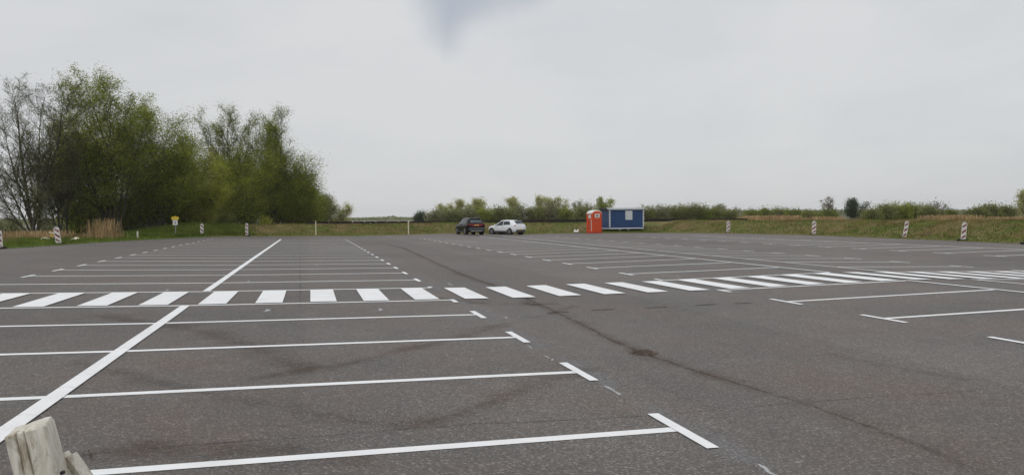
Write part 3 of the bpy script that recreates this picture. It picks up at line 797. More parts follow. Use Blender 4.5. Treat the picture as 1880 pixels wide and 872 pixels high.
tree('willow_tree', 'dense rounded willow filling the gap below the slender pair', gpt(455, 82, -0.3),
     [tip(420, 290, 82), tip(440, 280, 82, 1), tip(460, 272, 82, 1), tip(482, 272, 82), tip(398, 300, 82), tip(405, 320, 82, 1), tip(495, 310, 82, -1), tip(440, 335, 82, -2), tip(470, 340, 82, -2)], 81,
     M['leaf_olive'], 52000, (0.09, 0.18), 0.5, WIL, 0.12)
tree('willow_tree', 'wide willow whose crown slopes down to the right end of the wood', gpt(535, 88, -0.3),
     [tip(505, 290, 88), tip(522, 282, 88, 1), tip(540, 284, 88, .5), tip(558, 300, 88), tip(570, 322, 88, -1), tip(495, 310, 88, -1), tip(530, 320, 88, -2), tip(552, 335, 88, -2), tip(578, 350, 88), tip(540, 352, 88, -2.5)], 91,
     M['leaf_olive'], 70000, (0.09, 0.18), 0.55, WIL, 0.13)
tree('willow_tree', 'small loose willow just beyond the right end of the wood', gpt(595, 98, -0.4),
     [tip(590, 352, 98), tip(605, 366, 98, 1), tip(580, 365, 98, -1)], 101, M['leaf_grey'], 7000, (0.11, 0.2), 0.3, WIL, 0.09)
tree('willow_tree', 'smallest pale willow, rightmost of the wood, over the dark rail', gpt(620, 104, -0.4),
     [tip(610, 368, 104), tip(626, 374, 104, 1), tip(634, 385, 104)], 111, M['leaf_pale'], 5000, (0.11, 0.2), 0.3, WIL, 0.08)
tree('willow_tree', 'bushy willow in front of the slope of the wide willow, reaching the ground', gpt(560, 92, -0.4),
     [tip(545, 330, 92, -1), tip(560, 335, 92, -1), tip(575, 345, 92), tip(585, 365, 92), tip(530, 345, 92, -1)], 95, M['leaf_deep'], 26000, (0.09, 0.18), 0.45, WIL, 0.10)
# undergrowth
ORD = ['first', 'second', 'third', 'fourth', 'fifth', 'sixth', 'seventh', 'eighth', 'ninth', 'tenth', 'eleventh']
BUSH = dict(nseg=[5, 4, 3, 2], kids=[2.0, 1.6, 1.2], ratio=[0.5, 0.5, 0.5], start=[0.1, 0.1, 0.2], ang=[(20, 60), (20, 60), (20, 60)], maxlev=2, leaf_from=1)
def bush(name, label, px, Y, z, wpx, top_py, seed, leaf, nleaf, group=None, lsize=(0.12, 0.24), cat='shrub', spread=0.3, tipsn=7, cfg=None, aspect=0.55):
    rg = random.Random(seed); b = gpt(px, Y, z); tp = []
    for i in range(tipsn):
        t = (i + 0.5) / tipsn * 2 - 1
        h = top_py + (abs(t) ** 2) * (far(px, 400, Y).z - z) * 0.0 + abs(t) ** 1.6 * 9 * (wpx / 40) + rg.uniform(0, 4)
        tp.append(tip(px + t * wpx * 0.42, h, Y, rg.uniform(-1, 1) * wpx * 0.3 * Y / F_PX))
    c = dict(BUSH); c.update(cfg or {})
    return tree(name, label, b, tp, seed, leaf, nleaf, lsize, spread, c, 0.06, group, cat, droop=0.2, aspect=aspect, minr=0.012)
bush('shrub', 'yellow-green shrub behind the striped beacon right of the yellow sign', 372, 76, 0.4, 46, 384, 201, M['leaf_bright'], 5000, None, (0.09, 0.18), tipsn=8)
bush('shrub', 'small olive shrub above the bank between the two left-hand striped beacons', 414, 78, 0.7, 30, 392, 202, M['leaf_shrub'], 2600, None, (0.09, 0.18))
bush('shrub', 'low yellowish shrub on the bank right of the second left-hand beacon', 487, 80, 0.8, 22, 399, 203, M['leaf_bright'], 1500, None, (0.09, 0.16))
for i, (px, Y, w, tpy) in enumerate(((150, 69, 60, 372), (190, 73, 70, 360), (240, 71, 70, 365), (290, 74, 70, 360), (335, 79, 60, 365), (400, 87, 70, 362), (450, 88, 70, 360), (505, 92, 70, 360), (550, 94, 60, 368), (578, 97, 40, 380))):
    bush('undergrowth_shrub', 'dark undergrowth shrub at the foot of the wood, %s from the left' % ORD[i], px, Y, -0.1, w, tpy, 300 + i, M['leaf_deep'], 8000, 'undergrowth of the wood', (0.12, 0.24), tipsn=9, spread=0.4)
for i, (px, Y, w, tpy) in enumerate(((20, 84, 90, 400), (95, 88, 80, 402))):
    bush('undergrowth_shrub', ['grey-green thicket behind the trunk of the leafless tree', 'grey-green thicket behind the leftmost whole beacon'][i], px, Y, -0.1, w, tpy, 330 + i, M['leaf_grey'], 5000, None, (0.12, 0.24), tipsn=8)

# ------------------------------------------------------------------ hedges and trees beyond the bank
HG = dict(nseg=[5, 4, 3, 2], kids=[1.9, 1.6, 1.2], ratio=[0.34, 0.5, 0.5], start=[0.25, 0.1, 0.2], ang=[(15, 45), (20, 55), (20, 60)], maxlev=2, leaf_from=1)
def smalltree(label, px, Y, wpx, top_py, seed, leaf, nleaf, name='willow_tree', group=None, z=-0.6, lsize=(0.16, 0.3), nt=5, cfg=None, spread=0.3, minr=0.016):
    rg = random.Random(seed); tp = []
    for i in range(nt):
        t = ((i + 0.5) / nt * 2 - 1) if nt > 1 else 0
        tp.append(tip(px + t * wpx * 0.40, top_py + abs(t) * wpx * 0.25 + rg.uniform(0, 3), Y, rg.uniform(-1, 1) * wpx * 0.25 * Y / F_PX))
    c = dict(HG); c.update(cfg or {})
    return tree(name, label, gpt(px, Y, z), tp, seed, leaf, nleaf, lsize, spread, c, 0.09, group, 'tree', droop=0.1, minr=minr)
YH = 135
smalltree('pale thin willow at the left end of the hedge behind the dark car', 812, YH, 40, 373, 401, M['leaf_pale'], 3400)
smalltree('pale willow rising above the hedge left of the dark car roof', 846, YH + 2, 34, 366, 402, M['leaf_pale'], 4600)
smalltree('pale bright willow rising straight above the dark car', 874, YH + 3, 28, 362, 403, M['leaf_pale'], 4600)
smalltree('pale willow top rising above the white car', 941, YH + 4, 30, 361, 404, M['leaf_pale'], 4000)
smalltree('pale willow top rising right of the white car', 996, YH + 4, 30, 358, 405, M['leaf_pale'], 4400)
smalltree('half-bare willow with thin pale twigs left of the orange toilet', 1030, YH + 5, 44, 360, 406, M['leaf_pale'], 3000, nt=6)
smalltree('small thin willow above the orange toilet', 1066, YH + 3, 24, 368, 407, M['leaf_grey'], 1800)
smalltree('pointed olive tree above the left end of the blue trailer', 1107, YH - 6, 22, 361, 408, M['leaf_olive'], 3000, nt=3)
hed = [(800, 36, 387), (828, 40, 384), (858, 44, 380), (890, 44, 384), (920, 44, 379), (950, 46, 375), (982, 46, 379), (1012, 46, 377), (1044, 44, 381), (1072, 40, 378), (1100, 40, 382)]
for i, (px, w, t) in enumerate(hed):
    bush('hedge_shrub', 'grey-green shrub of the hedge behind the cars, %s from the left' % ORD[i], px, YH - 4 + (i * 37 % 9), -0.6, w, t, 500 + i, M[['leaf_grey', 'leaf_shrub', 'leaf_grey', 'leaf_olive', 'leaf_shrub'][i % 5]], 4600,
         'hedge behind the cars', (0.16, 0.3), tipsn=8, spread=0.42)
smalltree('bare twiggy sapling at the gap between the two cars', 906, YH + 1, 22, 371, 411, M['leaf_brown'], 300, nt=4)
smalltree('thin bare sapling in the hedge right of the white car', 1012, YH - 2, 20, 364, 412, M['leaf_brown'], 300, nt=3)
smalltree('thin bare sapling left of the pointed olive tree', 1082, YH - 3, 22, 371, 413, M['leaf_brown'], 300, nt=4)
tree('round_tree', 'small dark round tree standing alone left of the cars', gpt(774, 190, -0.6), [tip(774, 391, 190), tip(766, 394, 190, 1), tip(783, 393, 190, -1), tip(762, 399, 190, 1), tip(787, 398, 190, 1)], 451,
     M['leaf_dark'], 5000, (0.2, 0.4), 0.45, HG, 0.1)
rh = [(1188, 34, 381, 'leaf_shrub'), (1212, 38, 378, 'leaf_grey'), (1240, 40, 377, 'leaf_shrub'), (1262, 38, 375, 'leaf_shrub'), (1288, 36, 376, 'leaf_deep'), (1312, 34, 383, 'leaf_shrub'), (1340, 34, 387, 'leaf_shrub')]
for i, (px, w, t, lf) in enumerate(rh):
    bush('hedge_shrub', 'olive hedge shrub right of the blue trailer, %s of seven from the trailer' % ORD[i], px, 128 + (i * 29 % 7), -0.6, w, t, 540 + i, M[lf], 4400, 'hedge right of the trailer', (0.16, 0.3), tipsn=8, spread=0.4)
smalltree('bare twiggy sapling sticking out of the hedge right of the trailer', 1276, 131, 26, 371, 461, M['leaf_brown'], 500, nt=4)
smalltree('hazy grey round tree far behind, above the beacon right of the trailer', 1322, 330, 16, 376, 462, M['leaf_grey'], 2600, z=-0.6, lsize=(0.4, 0.8), spread=0.8, nt=4)
smalltree('tiny far tree with round top, right of the grey round tree', 1351, 340, 7, 379, 463, M['leaf_grey'], 420, lsize=(0.3, 0.6), spread=0.5, nt=2)
mh2 = [(1378, 36, 385, 'leaf_deep'), (1404, 40, 382, 'leaf_deep'), (1432, 40, 381, 'leaf_shrub'), (1458, 40, 383, 'leaf_deep'), (1484, 34, 387, 'leaf_shrub')]
for i, (px, w, t, lf) in enumerate(mh2):
    bush('hedge_shrub', 'dark green shrub in the low thicket above the tan reeds, %s of five' % ORD[i], px, 150 + (i * 31 % 7), -0.6, w, t, 560 + i, M[lf], 3800, 'low thicket over the reeds', (0.18, 0.34), tipsn=8, spread=0.42)
smalltree('bare grey tree with forked twigs on the right skyline', 1524, 140, 40, 358, 464, M['leaf_brown'], 900, 'bare_tree', nt=6, cfg=dict(kids=[2.4, 2.0, 1.6], maxlev=2, start=[0.2, .15, .2]))
smalltree('dark leafy tree beside the bare grey tree on the right skyline', 1566, 138, 38, 364, 465, M['leaf_dark'], 5200, 'dark_tree', nt=6, spread=0.35)
bush('hedge_shrub', 'low shrub in front of the bare grey tree', 1520, 137, -0.6, 50, 385, 570, M['leaf_deep'], 3600, None, (0.16, 0.3), tipsn=8, spread=0.4)
rr2 = [(1600, 38, 384, 'leaf_shrub'), (1626, 44, 375, 'leaf_shrub'), (1652, 46, 372, 'leaf_olive'), (1682, 46, 373, 'leaf_deep'), (1706, 36, 378, 'leaf_shrub')]
for i, (px, w, t, lf) in enumerate(rr2):
    bush('hedge_shrub', 'olive shrub of the rounded clump behind the strongly leaning beacon, %s of five from left' % ORD[i], px, 108 + (i * 23 % 7), -0.6, w, t, 580 + i, M[lf], 4600, 'rounded clump on the right', (0.14, 0.28), tipsn=9, spread=0.36)
smalltree('sparse bare twiggy bush left of the rightmost green shrubs', 1722, 112, 34, 370, 466, M['leaf_brown'], 700, 'bare_bush', nt=6)
bush('hedge_shrub', 'small dark shrub behind the rightmost whole beacon', 1746, 118, -0.6, 30, 383, 590, M['leaf_deep'], 2200, None, (0.14, 0.28))
for i, (px, w, t) in enumerate(((1792, 34, 382), (1818, 44, 375), (1846, 42, 377))):
    bush('hedge_shrub', 'green shrub of the clump near the right edge, %s of three from the left' % ORD[i], px, 112 + i * 2, -0.6, w, t, 600 + i, M['leaf_shrub'], 4400, 'right edge clump', (0.14, 0.28), tipsn=9, spread=0.36)
smalltree('pale green tree cut by the right edge of the picture', 1886, 104, 34, 350, 467, M['leaf_pale'], 4600, nt=6, spread=0.32)
# far woods beyond the water: a mass nobody could count
def far_wood(name, pxs, Y, tops, base_z, leaf, seed, label, dens=1.0, size=(1.2, 2.6)):
    nr = np.random.default_rng(seed); C = []
    for px in np.arange(pxs[0], pxs[1], 0.8):
        t = np.interp(px, [a for a, _ in tops], [b for _, b in tops]) + nr.normal() * 0.35
        p = far(px, t, Y); H = max(0.6, p.z - base_z)
        kq = int(7 * dens)
        for _ in range(kq): C.append((p.x + nr.normal() * 0.6, Y + nr.uniform(-12, 12), base_z + H * nr.uniform(0.05, 1.0)))
    me = leaf_mesh(name, np.array(C), nr, size[0], size[1], 0.8)
    o = link(name, me, leaf); return tag(o, label, 'wood', None, 'stuff')
far_wood('far_wood', (560, 830), 900, [(560, 400.5), (640, 400), (700, 399), (718, 396.5), (722, 396.5), (728, 399), (780, 399), (830, 398)], -0.6, M['leaf_deep'], 5, 'dark low line of far woods beyond the water', 1.4)
far_wood('far_wood', (-60, 330), 700, [(-60, 404), (60, 402), (200, 402), (330, 400)], -0.6, M['leaf_deep'], 6, 'far woods glimpsed between the trunks on the left', 1.2)
far_wood('far_wood', (1150, 1990), 620, [(1150, 390), (1300, 389), (1330, 384), (1360, 387), (1500, 387), (1560, 385), (1700, 386), (1780, 385.5), (1850, 384), (1990, 382)], -0.6, M['leaf_grey'], 8, 'hazy far woods on the right skyline', 1.3)

# reeds
def reeds(label, px0, px1, Y, zb, hpy, n, seed, depth=3.0, w=0.03, loose=False):
    nr = np.random.default_rng(seed)
    X0, X1 = colx(px0, Y), colx(px1, Y)
    x = nr.uniform(X0, X1, n); y = Y + nr.uniform(-depth / 2, depth / 2, n)
    if loose: x = np.clip((X0 + X1) / 2 + nr.normal(size=n) * (X1 - X0) * 0.24, X0, X1)
    top = far((px0 + px1) / 2, hpy, Y).z
    tt = (x - X0) / (X1 - X0); env = np.clip(np.minimum(tt, 1 - tt) * 7, 0.45, 1)
    h = (top - zb) * env * (nr.uniform(0.25, 1.06, n) if loose else nr.uniform(0.55, 1.06, n))
    lean = nr.normal(size=(n, 2)) * 0.10
    b = np.stack([x, y, np.full(n, zb)], 1); t = b + np.stack([lean[:, 0] * h, lean[:, 1] * h, h], 1)
    a = nr.uniform(0, math.pi, n); side = np.stack([np.cos(a), np.sin(a), np.zeros(n)], 1) * w
    V = np.stack([b - side, b + side, t + side * 0.9, t - side * 0.9], 1).reshape(-1, 3)
    org = Vector(((X0 + X1) / 2, Y, zb)); V -= np.array(org)
    o = link('dry_reeds', np_mesh('dry_reeds', V, np.arange(4 * n).reshape(n, 4)), M['reed']); o.location = org
    return tag(o, label, 'reeds', None, 'stuff')
reeds('upright tan dry reeds at the foot of the tallest willow', 156, 220, 57, 0.25, 402, 420, 1, 2.6, 0.016, True)
reeds('low tan dry reeds below the leafless tree at the left edge', -20, 128, 56, 0.2, 424, 1300, 2, 5.0, 0.025)
reeds('pale tan reed strip above the bank, left of the bare grey tree', 1345, 1480, 100, -0.5, 396.5, 3600, 3, 5, 0.05)
reeds('pale tan reed strip above the bank, below the bare grey tree', 1478, 1545, 98, -0.5, 398.5, 1800, 4, 5, 0.05)
reeds('brownish reed bed behind the two rightmost beacons', 1690, 1800, 84, -0.5, 396, 3200, 5, 5, 0.04)
reeds('brownish reed bed at the right edge of the picture', 1800, 1960, 86, -0.5, 398.5, 3600, 6, 5, 0.04)

# grass on the bank and verge
def grass(name, label, i0, i1, dmin, dmax, n, mat, seed, hmin, hmax, w=0.02, fsel=None):
    rg = random.Random(seed); B = []; T = []; S = []
    while len(B) < n:
        i = rg.uniform(i0, i1); d = dmin + (dmax - dmin) * rg.random() ** 1.0
        if fsel is not None:
            q = edge_s[int(i)] + nrm[int(i)] * d
            if not fsel(nz2(q.x, q.y, 4.5, 6) + 0.5 * nz2(q.x, q.y, 1.5, 8), d): continue
        p, f = bank_pt(i, d)
        h = rg.uniform(hmin, hmax) * (0.5 if d < 0.4 else 1)
        a = rg.uniform(0, math.pi)
        B.append((p.x, p.y, p.z - 0.02)); T.append((p.x + rg.gauss(0, .35) * h, p.y + rg.gauss(0, .35) * h, p.z + h)); S.append((math.cos(a) * w, math.sin(a) * w, 0))
    B, T, S = map(np.array, (B, T, S))
    V = np.stack([B - S, B + S, T], 1).reshape(-1, 3)
    return tag(link(name, np_mesh(name, V, np.arange(3 * n).reshape(n, 3)), mat), label, 'grass', None, 'stuff')
iv0 = next(i for i, p in enumerate(edge_s) if p.y > 30)
iv1 = max(i for i, p in enumerate(edge_s) if p.y > 30 and p.x > 0)
grass('green_grass', 'fresh green grass along the left verge', iv0, isplit + 6, -0.15, 9.0, 26000, M['blade_green'], 1, 0.06, 0.20, 0.03)
grass('dry_grass', 'dry tan tufts on the left verge', iv0, isplit, 3.0, 12.0, 5000, M['blade_dry'], 2, 0.12, 0.4, 0.03, lambda k, d: k > 0.05)
grass('green_grass', 'green grass tufts on the bank', isplit, iv1, -0.15, 7.0, 34000, M['blade_green'], 3, 0.05, 0.16, 0.035, lambda k, d: k < 0.22 or d < 1.0)
grass('dry_grass', 'brown dry grass on the bank', isplit, iv1, 0.8, 7.5, 24000, M['blade_dry'], 4, 0.05, 0.18, 0.035, lambda k, d: k > -0.04)
grass('green_grass', 'taller lush grass on the bank corner under the wood', isplit - 4, isplit + 5, 0.6, 8.0, 12000, M['blade_green'], 5, 0.15, 0.36, 0.035)

# ------------------------------------------------------------------ dark rail along the bank crest
def rail(label, px0, px1, Y0, Y1, py0, py1, nb, posts=True):
    a, b = far(px0, py0, Y0), far(px1, py1, Y1)
    root = empty('timber_rail', (a.x, a.y, 0.0)); d = b - a
    for i in range(nb):
        p, q = a + d * (i / nb), a + d * ((i + 1) / nb - 0.004)
        e = (q - p); m = e.to_track_quat('X', 'Z').to_matrix()
        mb = MB(); mb.box((p + q) / 2 - root.location - Vector((0, 0, 0.10)), (e.length, 0.08, 0.36 + rnd.uniform(-.02, .02)), 0.008, m); mb.build('beam', M['black_timber'], root)
        mb = MB(); mb.box(p - root.location - Vector((0, -0.1, 0.75)), (0.14, 0.12, 1.4), 0.01); mb.build('post', M['black_timber'], root)
    return tag(root, label, 'rail')
rail('dark low timber rail along the bank crest from the wood to the cars', 560, 850, 84, 92, 408.2, 406.6, 14)
rail('dark low timber rail behind the white car and left of the toilet', 860, 1080, 92, 92, 406.4, 403.6, 9)
rail('dark low timber rail right of the blue trailer', 1178, 1262, 86, 80, 403.8, 402.8, 4)
rail('dark low timber rail behind the first beacon right of the trailer', 1300, 1372, 76, 72, 402.9, 402.9, 3)
rail('dark low timber rail at the right edge behind the rightmost beacon', 1742, 1900, 58, 50, 407.2, 408.6, 7)

# ------------------------------------------------------------------ posts
def slim_post(label, px, py_base, py_top, i_d=None, r=0.05, cat='post', group=None, Y=None):
    if Y is None: b = at(px, py_base)
    else:
        b = far(px, py_base, Y)
    h = (py_base - py_top) / F_PX * b.y
    root = empty('marker_post', b)
    mb = MB(); mb.cyl((0, 0, -0.3), (0, 0, h - 0.05), r, r * 0.95, 12); mb.build('shaft', M['cream'], root, False)
    mb = MB(); mb.cyl((0, 0, h - 0.05), (0, 0, h), r * 1.05, r * 0.6, 12); mb.build('cap', M['cream'], root)
    return tag(root, label, cat, group)
slim_post('cream marker post at the lot edge nearest the wood', 580, 433.4, 406, r=0.05)
slim_post('cream marker post at the lot edge left of the dark car', 750, 431.2, 406, r=0.06)
slim_post('short pale stake on the bank, left of the two', 680, 415, 409.5, r=0.05, Y=81)
slim_post('short pale stake on the bank, right of the two', 726, 416, 409.5, r=0.05, Y=82)

# ------------------------------------------------------------------ striped beacons
def beacon(label, px, py, hpx, lean, rz, mirror=False, wid=0.27, base_left=True):
    b = at(px, py); root = empty('striped_beacon', b, rz=rz)
    H = hpx / F_PX * b.y
    tilt = Matrix.Rotation(lean, 3, 'Y')
    mb = MB(); mb.box((0, 0.02, 0.055), (0.62, 0.36, 0.11), 0.03); mb.build('base', M['rubber'], root)
    bd = empty_child = None
    w = wid / 2; hb = 0.10; ht = H - 0.08
    def loop(w, z0, z1, r=0.07):
        P = [Vector((-w, 0, z0)), Vector((w, 0, z0)), Vector((w, 0, z1 - r))]
        for k in range(1, 4): a = k * math.pi / 8; P.append(Vector((w - r + r * math.cos(a), 0, z1 - r + r * math.sin(a))))
        P.append(Vector((w - r, 0, z1))); P.append(Vector((-w + r, 0, z1)))
        for k in range(3, 0, -1): a = k * math.pi / 8; P.append(Vector((-w + r - r * math.cos(a), 0, z1 - r + r * math.sin(a))))
        P.append(Vector((-w, 0, z1 - r)))
        return [tilt @ p for p in P]
    mb = MB(); mb.prism(loop(w, hb, ht), tilt @ Vector((0, 0.05, 0))); brd = mb.build('board', M['white_plastic'], root)
    mb = MB()
    for s in (-1, 1): mb.box(tilt @ Vector((s * 0.045, 0.025, ht + 0.03)), (0.02, 0.03, 0.07))
    mb.box(tilt @ Vector((0, 0.025, ht + 0.07)), (0.12, 0.035, 0.025), 0.006); mb.build('handle', M['white_plastic'], root)
    wi = w - 0.028; sl = -1 if not mirror else 1; span = ht - hb
    for k, fr in enumerate((0.14, 0.48, 0.84)):
        zc = hb + span * fr; th = span * 0.145
        for yy, nm in ((-0.003, 'front_stripe'), (0.053, 'back_stripe')):
            P = []
            dz = wi * 0.9 * sl
            lo, hi = hb + 0.03, ht - 0.04
            P = [(-wi, zc - th / 2 - dz), (wi, zc - th / 2 + dz), (wi, zc + th / 2 + dz), (-wi, zc + th / 2 - dz)]
            P = [tilt @ Vector((x, yy, min(hi, max(lo, z)))) for x, z in P]
            me = pyd(nm, P, [(0, 1, 2, 3)]); link(nm, me, M['red_foil'], brd)
    return tag(root, label, 'traffic beacon', 'striped beacons round the lot')
beacon('red and white striped beacon cut by the left edge of the picture', -1, 457, 36, R(-3), R(15), wid=0.32)
beacon('red and white striped beacon in front of the tan reeds, leftmost whole one', 108, 449, 34, R(-8), R(8), wid=0.32)
beacon('thin striped beacon on the green corner just right of the yellow sign', 371, 435, 25, R(0), R(24), wid=0.27)
beacon('thin striped beacon at the lot edge below the slender pair of trees', 453, 434, 25, R(0), R(-20), wid=0.27)
beacon('striped beacon nearest the blue trailer on its right', 1337, 428.5, 23, R(2), R(10), True, wid=0.32)
beacon('striped beacon between the one nearest the trailer and the two leaning right-hand ones', 1494, 431.8, 27, R(2), R(-25), True, wid=0.3)
beacon('striped beacon leaning strongly to the right, second from the right', 1660, 437.8, 33, R(9), R(-20), True, wid=0.23)
beacon('striped beacon, largest and rightmost whole one', 1768, 442.6, 36, R(5), R(-18), True, wid=0.25)
beacon('striped beacon out past the right edge, only its base showing', 1887, 448.5, 38, R(3), R(-18), True, wid=0.29)

# ------------------------------------------------------------------ yellow sign
b = far(322.5, 430, 64); b.z = 0.33
s = empty('direction_sign', b, rz=R(6))
pt = far(322.5, 398, 64).z
mb = MB(); mb.cyl((0, 0, -0.3), (0, 0, pt - b.z - 0.02), 0.035, 0.035, 10); mb.build('pole', M['steel'], s)
hy = pt - b.z
mb = MB(); mb.box((0, -0.05, hy - 0.13), (0.58, 0.03, 0.26), 0.008); yp = mb.build('yellow_plate', M['yellow'], s)
mb = MB(); mb.cyl((0, -0.04, hy), (0, -0.04, hy + 0.08), 0.04, 0.03, 10); mb.build('lamp_cap', M['yellow'], s)
for i in range(4):
    mb = MB(); mb.box((-0.16 + i * 0.105, -0.068, hy - 0.13), (0.06, 0.004, 0.09)); mb.build('lettering', M['ochre'], yp)
mb = MB(); mb.box((0, -0.05, hy - 0.50), (0.40, 0.03, 0.44), 0.008); wp = mb.build('white_plate', M['white_plastic'], s)
mb = MB(); mb.cyl((0.0, -0.066, hy - 0.40), (0.0, -0.070, hy - 0.40), 0.04, 0.04, 12); mb.box((0, -0.068, hy - 0.53), (0.06, 0.004, 0.17)); mb.build('pictogram', M['ink'], wp)
tag(s, 'small sign post with yellow plate above a white plate under the wood', 'sign')

# faded yellow plate leaning behind the left beacon
b = far(98, 428, 50); b.z = 0.30
s = empty('leaning_plate', b, rz=R(-12))
mb = MB(); mb.cyl((0.1, 0, -0.2), (-0.02, 0, 0.55), 0.04, 0.04, 8); mb.build('stake', M['bark'], s)
mb = MB(); mb.box((-0.05, -0.05, 0.50), (0.34, 0.03, 0.26), 0.01, Matrix.Rotation(R(28), 3, 'Y')); mb.build('plate', M['ochre'], s)
mb = MB(); mb.box((-0.06, -0.06, 0.66), (0.46, 0.05, 0.07), 0.01, Matrix.Rotation(R(6), 3, 'Y')); mb.build('ledge', M['cream'], s)
tag(s, 'small ochre plate with pale top on a stake behind the left beacon', 'plate')

# ------------------------------------------------------------------ portable toilet
b = at(1091, 428)
t = empty('portable_toilet', b, rz=R(24))
Wt = 1.10; Ht = 2.02
mb = MB(); mb.box((0, 0, 0.07), (Wt + 0.06, Wt + 0.06, 0.14), 0.02); mb.build('base', M['orange_dark'], t)
mb = MB(); mb.box((0, 0, 0.14 + Ht / 2 - 0.05), (Wt - 0.04, Wt - 0.04, Ht - 0.1), 0.015); body = mb.build('body', M['orange'], t)
for sx_ in (-1, 1):
    for sy_ in (-1, 1):
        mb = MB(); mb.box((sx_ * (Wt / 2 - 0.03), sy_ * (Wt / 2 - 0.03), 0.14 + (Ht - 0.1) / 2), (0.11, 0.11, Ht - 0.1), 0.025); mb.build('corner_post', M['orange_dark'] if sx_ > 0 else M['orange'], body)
mb = MB(); mb.prism([Vector((-math.cos(math.pi * i / 10) * (Wt / 2 - 0.03), -Wt / 2 - 0.035, Ht - 0.16 + math.sin(math.pi * i / 10) ** 0.8 * 0.36)) for i in range(11)], Vector((0, 0.05, 0))); mb.build('gable', M['orange'], t)
# arched white roof
V = []; N = 10
for i in range(N + 1):
    a = math.pi * i / N; x = -math.cos(a) * (Wt / 2 + 0.03); z = Ht - 0.08 + math.sin(a) ** 0.8 * 0.36
    for y in (-Wt / 2 - 0.02, -Wt / 2 + 0.12, Wt / 2 - 0.12, Wt / 2 + 0.02): V.append((x, y, z - (0.05 if abs(y) > Wt / 2 - 0.05 else 0)))
Fc = [(i * 4 + j, i * 4 + j + 1, (i + 1) * 4 + j + 1, (i + 1) * 4 + j) for i in range(N) for j in range(3)]
Fc += [tuple(i * 4 for i in range(N + 1)), tuple(i * 4 + 3 for i in reversed(range(N + 1)))]
me = pyd('roof', V, Fc); bm = bmesh.new(); bm.from_mesh(me); bmesh.ops.recalc_face_normals(bm, faces=bm.faces); bm.to_mesh(me); bm.free()
link('roof', me, M['roof_white'], t, False)
yf = -Wt / 2 + 0.02 - 0.02
mb = MB(); mb.box((0.02, yf - 0.005, 1.10), (0.70, 0.05, 1.84), 0.012); door = mb.build('door', M['orange'], t)
for sx_ in (-1, 1):
    mb = MB(); mb.box((0.02 + sx_ * 0.345, yf - 0.036, 1.10), (0.05, 0.03, 1.84), 0.006); mb.build('door_rail', M['orange'], door)
for r_ in range(4):
    for c_ in range(2):
        mb = MB(); mb.box((0.02 - 0.16 + c_ * 0.32, yf - 0.034, 0.36 + r_ * 0.30), (0.25, 0.016, 0.235), 0.006); mb.build('door_panel', M['orange_dark'], door)
mb = MB(); mb.box((0.02, yf - 0.036, 1.74), (0.58, 0.016, 0.38), 0.004); dp = mb.build('notice', M['white_plastic'], door)
mb = MB(); mb.box((0.0, yf - 0.047, 1.76), (0.16, 0.004, 0.14)); mb.box((0.04, yf - 0.047, 1.66), (0.30, 0.004, 0.03)); mb.build('lettering', M['ink'], dp)
mb = MB(); mb.box((-0.27, yf - 0.05, 1.2), (0.04, 0.05, 0.14), 0.008); mb.build('handle', M['dark_metal'], door)
xs = -Wt / 2 + 0.02 - 0.003
mb = MB(); mb.box((xs - 0.012, -0.05, 1.66), (0.02, 0.5, 0.34), 0.004); mb.build('side_notice', M['white_plastic'], t)
mb = MB(); mb.box((xs - 0.03, -Wt / 2 + 0.16, 0.78), (0.03, 0.08, 1.1), 0.01); mb.build('side_rail', M['roof_white'], t)
for k_ in range(3):
    mb = MB(); mb.box((xs - 0.012, 0.05, 0.5 + k_ * 0.35), (0.02, 0.6, 0.28), 0.006); mb.build('side_panel', M['orange_dark'], t)
tag(t, 'orange portable toilet with arched white roof beside the blue trailer', 'portable toilet')

# stones and a stump on the left verge
for (px, Yq, sz, lb) in ((82, 52, 0.34, 'pale stone lying in the dry reeds left of the leftmost whole beacon'), (138, 53, 0.28, 'pale stone between the leftmost whole beacon and the upright reeds')):
    bm = bmesh.new(); bmesh.ops.create_icosphere(bm, subdivisions=2, radius=sz)
    for v in bm.verts:
        v.co = Vector((v.co.x * 1.3, v.co.y, v.co.z * 0.7)) * (1 + 0.3 * nz2(v.co.x * 4 + px, v.co.y * 4 + v.co.z * 3, 1.0, 3))
    me = bpy.data.meshes.new('stone'); bm.to_mesh(me); bm.free()
    o = link('stone', me, M['cream'], None, False); o.location = (colx(px, Yq), Yq, 0.38); tag(o, lb, 'stone')
b = Vector((colx(252, 58), 58, 0.3)); st_ = empty('short_post', b)
mb = MB(); mb.cyl((0, 0, -0.2), (0, 0, 0.55), 0.07, 0.065, 9); mb.build('shaft', M['wood'], st_)
mb = MB(); mb.cyl((0, 0, 0.55), (0, 0, 0.60), 0.065, 0.03, 9); mb.build('cap', M['wood'], st_)
tag(st_, 'short pale stump post right of the upright reeds', 'post')
# white bag
b = at(1058, 428.2)
bg = empty('white_bag', b, rz=R(10))
bm = bmesh.new(); bmesh.ops.create_icosphere(bm, subdivisions=3, radius=0.24)
for v in bm.verts:
    x, y, z = v.co
    z2 = z * 0.62 + 0.15
    z2 += 0.12 * min(1, abs(x) / 0.2) * max(0, z / 0.24) - 0.09 * math.exp(-(x / 0.05) ** 2) * max(0, z / 0.24)
    k_ = 1 + 0.12 * nz2(x * 9, y * 9 + z * 5, 1.0, 5)
    v.co = Vector((x * 1.15 * k_, y * 0.85 * k_, max(0.0, z2)))
me = bpy.data.meshes.new('sack'); bm.to_mesh(me); bm.free(); link('sack', me, M['roof_white'], bg, True)
for sx_ in (-1, 1):
    mb = MB(); mb.cyl((sx_ * 0.15, 0, 0.30), (sx_ * 0.22, 0.0, 0.43), 0.075, 0.02, 8); mb.build('ear_knot', M['roof_white'], bg, True)
tag(bg, 'small white bag with two ears lying left of the toilet', 'bag')

